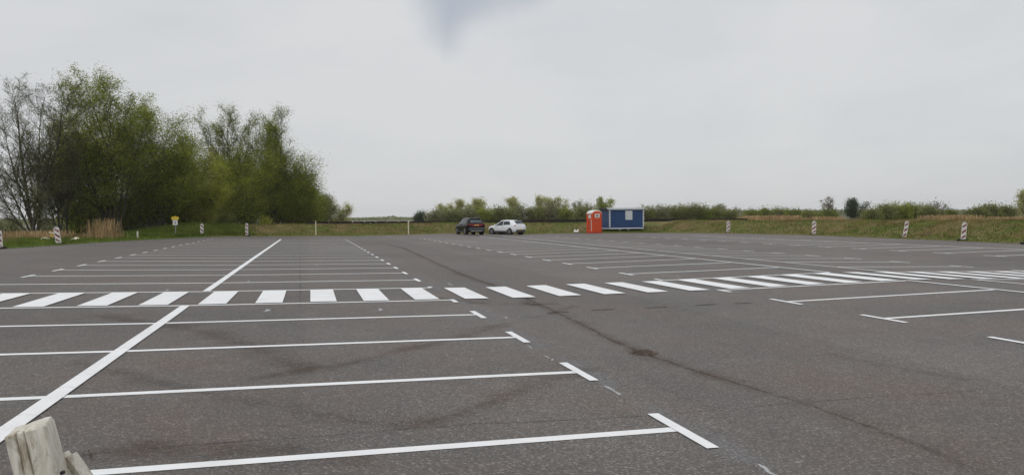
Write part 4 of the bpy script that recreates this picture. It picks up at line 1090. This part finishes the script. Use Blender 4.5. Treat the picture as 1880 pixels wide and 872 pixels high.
# ------------------------------------------------------------------ blue site trailer
Yt = 78.0
c0 = far(1112, 425.5, Yt); c1 = far(1177, 425.5, Yt)
ang = R(17)
Lt = (c1.x - c0.x) / math.cos(ang) * 1.0; Dt = 2.35; zf = far(1140, 420, Yt).z; zt = far(1140, 385.5, Yt).z; zg = 0.0
ctr = Vector(((c0.x + c1.x) / 2 - 0.0, Yt + Dt / 2 * math.cos(ang), 0.02))
tr = empty('site_trailer', ctr, rz=ang)
hw = zt - zf
cz = zf + hw / 2 - 0.02
mb = MB(); mb.box((0, 0, cz), (Lt, Dt, hw), 0.02); body = mb.build('body', M['blue'], tr)
npan = 6
for i in range(npan):
    pw = (Lt - 0.16) / npan
    if i in (2, 3): pass
    mb = MB(); mb.box((-Lt / 2 + 0.08 + pw * (i + 0.5), -Dt / 2 - 0.006, cz), (pw - 0.014, 0.016, hw - 0.14), 0.003); mb.build('wall_panel', M['blue'], body)
for i in range(4):
    pw = (Dt - 0.16) / 4
    mb = MB(); mb.box((-Lt / 2 - 0.006, -Dt / 2 + 0.08 + pw * (i + 0.5), cz), (0.016, pw - 0.014, hw - 0.14), 0.003); mb.build('wall_panel', M['blue'], body)
for sx_ in (-1, 1):
    # dashed white corner trim
    for k_ in range(6):
        mb = MB(); mb.box((sx_ * (Lt / 2 - 0.01), -Dt / 2 - 0.012, zf + 0.16 + (hw - 0.2) * (k_ + 0.5) / 6), (0.15, 0.05, (hw - 0.2) / 6 * 0.78), 0.006); mb.build('corner_trim', M['trim'], tr)
mb = MB(); mb.box((0, -Dt / 2 - 0.014, zf + 0.02), (Lt + 0.06, 0.05, 0.11), 0.008); mb.build('floor_trim', M['trim'], tr)
mb = MB(); mb.box((-Lt / 2 - 0.014, 0, zf + 0.02), (0.05, Dt - 0.02, 0.09), 0.008); mb.build('floor_trim', M['trim'], tr)
# curved roof
V = []; N = 8; ov = 0.14
for i in range(N + 1):
    y = -Dt / 2 - ov + (Dt + 2 * ov) * i / N; z = zt - 0.02 + 0.14 * math.sin(math.pi * i / N)
    V += [(-Lt / 2 - ov, y, z), (Lt / 2 + ov * 0.6, y, z), (-Lt / 2 - ov, y, z + 0.10), (Lt / 2 + ov * 0.6, y, z + 0.10)]
Fc = []
for i in range(N):
    a, b_ = i * 4, i * 4 + 4
    Fc += [(a, a + 1, b_ + 1, b_), (a + 2, b_ + 2, b_ + 3, a + 3), (a, b_, b_ + 2, a + 2), (a + 1, a + 3, b_ + 3, b_ + 1)]
Fc += [(0, 2, 3, 1), (N * 4, N * 4 + 1, N * 4 + 3, N * 4 + 2)]
me = pyd('roof', V, Fc); bm = bmesh.new(); bm.from_mesh(me); bmesh.ops.recalc_face_normals(bm, faces=bm.faces); bm.to_mesh(me); bm.free()
roof = link('roof', me, M['roof_grey'], tr)
mb = MB(); mb.box((-Lt / 2 - ov - 0.012, 0.15, zt + 0.09), (0.03, Dt * 0.8, 0.22), 0.01); mb.build('fascia', M['dark_metal'], roof)
wx = far(1148.5, 400, Yt).x
wcx = (wx - ctr.x) / math.cos(ang); wcz = (far(1148, 387.5, Yt).z + far(1148, 404, Yt).z) / 2; wh = far(1148, 387.5, Yt).z - far(1148, 404, Yt).z
mb = MB(); mb.box((wcx, -Dt / 2 - 0.03, wcz), (0.78, 0.05, wh), 0.008); wnd = mb.build('window', M['trim'], tr)
mb = MB(); mb.box((wcx, -Dt / 2 - 0.056, wcz), (0.68, 0.02, wh - 0.10), 0.004); mb.build('shutter', M['shutter'], wnd)
mb = MB(); mb.box((wcx - 0.22, -Dt / 2 - 0.07, wcz - 0.05), (0.03, 0.02, 0.10), 0.004); mb.build('latch', M['steel'], wnd)
mb = MB()
for sy_ in (-0.7, 0.7): mb.box((0, sy_, zf - 0.13), (Lt * 0.96, 0.10, 0.16))
for sx_ in (-0.4, 0.0, 0.4): mb.box((sx_ * Lt, 0, zf - 0.12), (0.1, 1.4, 0.12))
mb.build('chassis', M['dark_metal'], tr)
rw = 0.27
for sx_ in (-0.17, 0.08):
    for sy_ in (-0.85, 0.85):
        mb = MB(); mb.cyl((sx_ * Lt, sy_ - 0.1, rw), (sx_ * Lt, sy_ + 0.1, rw), rw, rw, 18); whl = mb.build('wheel', M['rubber'], tr)
        mb = MB(); mb.cyl((sx_ * Lt, sy_ - 0.112, rw), (sx_ * Lt, sy_ + 0.112, rw), rw * 0.5, rw * 0.5, 12); mb.build('hub', M['steel'], whl)
for sx_ in (-0.46, 0.46):
    for sy_ in (-0.9, 0.9):
        mb = MB(); mb.cyl((sx_ * Lt, sy_, 0.0), (sx_ * Lt, sy_, zf - 0.02), 0.045, 0.04, 8); mb.box((sx_ * Lt, sy_, 0.02), (0.25, 0.25, 0.05)); mb.build('support_leg', M['dark_metal'], tr)
mb = MB()
for s_ in (-1, 1): mb.cyl((-Lt / 2, s_ * 0.6, zf - 0.1), (-Lt / 2 - 1.1, 0, zf - 0.14), 0.05, 0.05, 8)
mb.cyl((-Lt / 2 - 1.1, 0, zf - 0.3), (-Lt / 2 - 1.1, 0, zf), 0.05, 0.05, 8); mb.build('drawbar', M['dark_metal'], tr)
tag(tr, 'blue site trailer with white edging and one pale shuttered window', 'trailer')

# ------------------------------------------------------------------ cars
def car(name, label, loc, heading, spec):
    """x forward, y left; stations (x, z_belt, z_top, half_width, half_width_top)"""
    root = empty(name, loc, rz=heading)
    ST = spec['stations']; zb = spec['zb']
    def lerp_st(x):
        xs = [s[0] for s in ST]
        return [float(np.interp(x, xs, [s[k] for s in ST])) for k in range(1, 5)]
    rings = []
    X = sorted(set([s[0] for s in ST] + list(np.linspace(ST[0][0], ST[-1][0], 26))))
    for x in X:
        belt, top, w, wt = lerp_st(x)
        ends = min(1.0, min(x - X[0], X[-1] - x) / 0.35)
        zb2 = zb + (1 - ends) * 0.10
        pr = [(0, zb2), (w * 0.86, zb2), (w * 0.97, zb2 + 0.10), (w, zb2 + 0.28), (w * 0.995, belt - 0.10), (w * 0.95, belt), ((w * 0.95 + wt * 1.03) / 2 + 0.01, (belt + top) / 2), (wt * 1.0, top - 0.05), (wt * 0.86, top), (0, top + 0.025)]
        rings.append([Vector((x, y, z)) for y, z in pr] + [Vector((x, -y, z)) for y, z in reversed(pr[1:-1])])
    k = len(rings[0]); V = [p for r in rings for p in r]; Fc = []
    for i in range(len(rings) - 1):
        for j in range(k): Fc.append((i * k + j, i * k + (j + 1) % k, (i + 1) * k + (j + 1) % k, (i + 1) * k + j))
    Fc.append(tuple(range(k))); Fc.append(tuple((len(rings) - 1) * k + j for j in reversed(range(k))))
    me = pyd('body', V, Fc); bm = bmesh.new(); bm.from_mesh(me); bmesh.ops.recalc_face_normals(bm, faces=bm.faces); bm.to_mesh(me); bm.free()
    body = link('body', me, spec['paint'], root, True)
    me.set_sharp_from_angle(angle=R(40)) if hasattr(me, 'set_sharp_from_angle') else None
    def side_pt(x, t, s, off=0.012):
        belt, top, w, wt = lerp_st(x)
        a = Vector((x, w * 0.95, belt)); m_ = Vector((x, (w * 0.95 + wt * 1.03) / 2 + 0.01, (belt + top) / 2)); c = Vector((x, wt, top - 0.05))
        p = a.lerp(m_, t * 2) if t < 0.5 else m_.lerp(c, t * 2 - 1)
        return Vector((p.x, s * (p.y + off), p.z))
    for s in (1, -1):
        for (xa, xb, ta, tb) in spec['side_windows']:
            V = []; n = 8
            for i in range(n + 1):
                x = xa[0] + (xb[0] - xa[0]) * i / n; x2 = xa[1] + (xb[1] - xa[1]) * i / n
                V.append(side_pt(x, ta, s)); V.append(side_pt((x + x2) / 2, (ta + tb) / 2, s)); V.append(side_pt(x2, tb, s))
            Fc = [(3 * i + j, 3 * i + 3 + j, 3 * i + 4 + j, 3 * i + 1 + j) for i in range(n) for j in range(2)]
            me = pyd('side_window', V, Fc); bm = bmesh.new(); bm.from_mesh(me); bmesh.ops.recalc_face_normals(bm, faces=bm.faces); bm.to_mesh(me); bm.free()
            link('side_window', me, M['glass'], root, True)
    for nm, (xa, xb), mt, yf_ in (('windscreen', spec['windscreen'], M['glass'], 0.9), ('rear_window', spec['rear_window'], M['rear_glass'], 0.84)):
        V = []; n = 6
        for i in range(n + 1):
            x = xa + (xb - xa) * i / n; belt, top, w, wt = lerp_st(x)
            for q in (-yf_, -0.5, 0, 0.5, yf_):
                zz = top + 0.025 * (1 - abs(q)) + (0.012 if abs(q) < 0.6 else 0.008)
                V.append(Vector((x + (-0.012 if nm == 'rear_window' else 0.012), q * wt, zz)))
        Fc = [(5 * i + j, 5 * i + j + 1, 5 * i + j + 6, 5 * i + j + 5) for i in range(n) for j in range(4)]
        me = pyd(nm, V, Fc); bm = bmesh.new(); bm.from_mesh(me); bmesh.ops.recalc_face_normals(bm, faces=bm.faces); bm.to_mesh(me); bm.free()
        link(nm, me, mt, root, True)
    wr = spec['wheel_r']; wmax = max(s[3] for s in ST)
    for wx_ in spec['axles']:
        for s in (1, -1):
            y0 = s * (wmax - 0.20); y1 = s * (wmax + 0.004)
            mb = MB(); mb.cyl((wx_, s * (wmax - 0.26), wr), (wx_, s * (wmax + 0.006), wr + 0.01), wr + 0.065, wr + 0.065, 22); mb.build('wheel_arch', M['dark_metal'], root)
            mb = MB(); mb.cyl((wx_, y0, wr), (wx_, s * (wmax + 0.018), wr), wr, wr, 22); wh_ = mb.build('wheel', M['rubber'], root)
            mb = MB(); mb.cyl((wx_, s * (wmax + 0.010), wr), (wx_, s * (wmax + 0.026), wr), wr * 0.66, wr * 0.64, 18); rm = mb.build('rim', M['rim'], wh_)
            for a in range(5):
                th = 2 * math.pi * (a + 0.5) / 5
                mb = MB(); mb.box((wx_ + math.cos(th) * wr * 0.4, s * (wmax + 0.028), wr + math.sin(th) * wr * 0.4), (wr * 0.30, 0.006, wr * 0.20), 0, Matrix.Rotation(-th, 3, 'Y')); mb.build('spoke_gap', M['dark_metal'], wh_)
    xr = ST[0][0]; xf = ST[-1][0]
    for (nm, c, d, mt, sym) in spec['bits']:
        for s in ((1, -1) if sym else (1,)):
            mb = MB(); mb.box((c[0], c[1] * s, c[2]), d, min(d) * 0.25); mb.build(nm, mt, root)
    return tag(root, label, 'car')
suv = dict(zb=0.24, paint=M['black_paint'], wheel_r=0.355, axles=(-1.30, 1.30), windscreen=(1.12, 0.42), rear_window=(-2.03, -1.72),
    stations=[(-2.20, 0.95, 0.98, 0.80, 0.72), (-2.12, 1.00, 1.06, 0.88, 0.74), (-2.04, 1.02, 1.12, 0.90, 0.70), (-1.68, 1.03, 1.56, 0.915, 0.60), (-1.2, 1.02, 1.60, 0.92, 0.62), (-0.2, 1.0, 1.61, 0.92, 0.63), (0.38, 0.99, 1.54, 0.92, 0.62), (1.15, 0.98, 1.06, 0.91, 0.72), (1.9, 0.90, 0.94, 0.88, 0.68), (2.2, 0.66, 0.72, 0.72, 0.55)],
    side_windows=[((-0.42, -0.42), (0.62, 0.30), 0.06, 0.92), ((-1.30, -1.15), (-0.50, -0.50), 0.06, 0.92), ((-1.72, -1.45), (-1.38, -1.24), 0.15, 0.85)],
    bits=[('tail_light', (-2.13, 0.70, 0.98), (0.16, 0.34, 0.17), M['tail_dark'], True), ('number_plate', (-2.175, 0.0, 0.92), (0.09, 0.52, 0.12), M['plate'], False), ('tailgate', (-2.165, 0.0, 0.92), (0.08, 1.1, 0.24), M['tail_dark'], False),
          ('rear_bumper', (-2.19, 0.0, 0.52), (0.12, 1.62, 0.22), M['grey_trim'], False), ('bumper_trim', (-2.235, 0.0, 0.66), (0.05, 1.5, 0.035), M['steel'], False), ('skid_plate', (-2.2, 0.0, 0.36), (0.1, 1.2, 0.10), M['steel'], False),
          ('wing_mirror', (0.72, 1.0, 1.08), (0.14, 0.18, 0.14), M['black_paint'], True), ('roof_rail', (-0.5, 0.58, 1.635), (1.9, 0.035, 0.05), M['rim'], True), ('headlight', (2.02, 0.66, 0.76), (0.2, 0.3, 0.14), M['shutter'], True),
          ('side_skirt', (0.0, 0.90, 0.30), (1.8, 0.06, 0.12), M['grey_trim'], True), ('spoiler', (-1.76, 0, 1.585), (0.22, 1.1, 0.04), M['black_paint'], False)])
hat = dict(zb=0.22, paint=M['white_paint'], wheel_r=0.315, axles=(-1.25, 1.34), windscreen=(1.02, 0.28), rear_window=(-1.93, -1.58),
    stations=[(-2.03, 0.86, 0.92, 0.72, 0.60), (-1.99, 0.92, 1.00, 0.80, 0.62), (-1.93, 0.95, 1.05, 0.83, 0.62), (-1.55, 0.98, 1.38, 0.86, 0.55), (-0.9, 0.95, 1.45, 0.87, 0.57), (-0.1, 0.91, 1.46, 0.87, 0.585), (0.25, 0.90, 1.41, 0.87, 0.585), (1.05, 0.88, 0.97, 0.85, 0.66), (1.72, 0.83, 0.88, 0.81, 0.60), (1.92, 0.72, 0.78, 0.74, 0.54), (2.02, 0.52, 0.58, 0.62, 0.46)],
    side_windows=[((-0.28, -0.25), (0.84, 0.24), 0.04, 0.92), ((-1.36, -1.05), (-0.34, -0.31), 0.08, 0.92)],
    bits=[('tail_light', (-1.90, 0.70, 0.90), (0.24, 0.22, 0.17), M['tail'], True), ('number_plate', (-2.02, 0.0, 0.52), (0.05, 0.52, 0.11), M['plate'], False), ('rear_bumper', (-1.97, 0.0, 0.40), (0.14, 1.40, 0.26), M['grey_trim'], False),
          ('wing_mirror', (0.78, 0.95, 0.98), (0.14, 0.18, 0.13), M['white_paint'], True), ('side_skirt', (0.04, 0.86, 0.30), (1.75, 0.05, 0.16), M['grey_trim'], True), ('headlight', (1.80, 0.58, 0.70), (0.26, 0.28, 0.14), M['shutter'], True),
          ('spoiler', (-1.62, 0, 1.40), (0.24, 1.0, 0.035), M['white_paint'], False), ('door_handle', (-0.30, 0.875, 0.80), (0.16, 0.03, 0.035), M['grey_trim'], True), ('door_handle', (0.5, 0.875, 0.78), (0.16, 0.03, 0.035), M['white_paint'], True)])
b = at(862, 429.8); b.y = 74.5; b.x = colx(862, 74.5); b.z = lot_z(w2uv(b.x, b.y)[1]) + 0.01
car('parked_car', 'dark SUV parked at the far edge with dark red tail lights', b, R(90 + 21), suv)
b2 = Vector((colx(930, 77.0), 77.0, 0)); b2.z = lot_z(w2uv(b2.x, b2.y)[1]) + 0.01
car('parked_car', 'white hatchback parked at an angle beside the dark SUV', b2, R(90 + 45), hat)

# ------------------------------------------------------------------ weathered timber post by the camera
Yp = 1.75
def wp_(px, py, Y=Yp): return far(px, py, Y)
tc_ = (wp_(10, 795) + wp_(98, 768)) / 2; tc_.y = Yp
bc_ = (wp_(35, 880) + wp_(122, 872)) / 2; bc_.y = Yp
ax = (tc_ - bc_).normalized()
root_p = tc_ - ax * (tc_.z + 0.2) / ax.z
fp = empty('fence_post', root_p)
Lp = (tc_ - root_p).length
zq = ax.to_track_quat('Z', 'Y').to_matrix()
import mathutils
bm = bmesh.new(); NS = 100; levels = 46; wpst = 0.088
def sq(a, h):
    # rounded square section with two drying cracks on the front face
    c, s_ = math.cos(a), math.sin(a); n_ = 9.0
    r = (abs(c) ** n_ + abs(s_) ** n_) ** (-1 / n_) * h
    return r
cr = [(-1.72, 0.007, 0.022), (-1.45, 0.004, 0.018), (-2.0, 0.003, 0.03), (-1.1, 0.003, 0.03), (-0.42, 0.007, 0.025), (-0.05, 0.006, 0.03)]
V = []; 
rot_p = R(17)
for i in range(levels + 1):
    zl = Lp * (1 - (1 - i / levels) ** 1.0)
    if i > 6: zl = Lp * 0.15 + Lp * 0.85 * ((i - 6) / (levels - 6))
    if i == levels - 1: zl = Lp - 0.007
    ringv = []
    for j in range(NS * 2):
        a = 2 * math.pi * j / (NS * 2)
        r = sq(a, wpst / 2)
        aa = (a + math.pi) % (2 * math.pi) - math.pi
        for (ca, dep, wd) in cr:
            r -= dep * math.exp(-((aa - ca - 0.02 * math.sin(zl * 14 + ca)) / wd) ** 2)
        r *= 1 + 0.012 * nz2(math.cos(a) * 3, math.sin(a) * 3 + zl * 1.2, 0.6, 9)
        top_r = 1.0 - (0.10 if i == levels else (0.02 if i == levels - 1 else 0))
        x, y = r * math.cos(a) * top_r, r * math.sin(a) * top_r
        z = zl
        if i == levels: z += -0.10 * x + 0.05 * y + 0.003 * nz2(x * 60, y * 60, 1.0, 2)
        q = Matrix.Rotation(rot_p, 3, 'Z') @ Vector((x, y, z)); ringv.append(bm.verts.new(zq @ q))
    V.append(ringv)
for i in range(levels):
    for j in range(NS * 2): bm.faces.new((V[i][j], V[i][(j + 1) % (NS * 2)], V[i + 1][(j + 1) % (NS * 2)], V[i + 1][j]))
cv = bm.verts.new(sum((v.co for v in V[-1]), Vector()) / len(V[-1]) + Vector((0, 0, 0.002)))
for j in range(NS * 2): bm.faces.new((V[-1][j], V[-1][(j + 1) % (NS * 2)], cv))
bmesh.ops.recalc_face_normals(bm, faces=bm.faces)
me = bpy.data.meshes.new('shaft'); bm.to_mesh(me); bm.free()
sh = link('shaft', me, M['wood'], fp, True)
if hasattr(me, 'set_sharp_from_angle'): me.set_sharp_from_angle(angle=R(35))
# short brace at its back, only its top shows
Yb = Yp + 0.10
bt = wp_(118, 836, Yb); bt.y = Yb
mb = MB()
axb = (wp_(150, 880, Yb) - bt); axb.y = 0; axb.normalize()
L_ = 0.9
m = Matrix.Rotation(math.atan2(axb.x, -axb.z) * -1, 3, 'Y')
mb.box(bt + axb * (L_ / 2) - root_p + Vector((-0.012, 0, 0)), (0.055, 0.07, L_), 0.014, Matrix.Rotation(-math.atan2(axb.x, -axb.z), 3, 'Y'))
mb.build('brace', M['wood'], fp, False)
mb = MB(); p = wp_(111, 869, Yp - 0.06) - root_p; mb.cyl(p + Vector((0, 0.012, 0)), p + Vector((0, 0.004, 0)), 0.0045, 0.0045, 10); mb.build('nail', M['dark_metal'], fp)
tag(fp, 'weathered pale timber post leaning left in the bottom left corner', 'post')

# ------------------------------------------------------------------ thin spring haze
mh_, hn, hl, hout = new_mat('thin_haze')
pv = hn.new('ShaderNodeVolumePrincipled'); pv.inputs['Density'].default_value = 0.0002; pv.inputs['Color'].default_value = (0.97, 0.985, 1.0, 1); pv.inputs['Anisotropy'].default_value = 0.0
hl.new(pv.outputs[0], hout.inputs['Volume'])
mb = MB(); mb.box((0, 0, 9.6), (3600, 3600, 22.5)); hz = mb.build('haze', mh_); tag(hz, 'thin pale haze over the flood plain', 'haze', None, 'stuff')
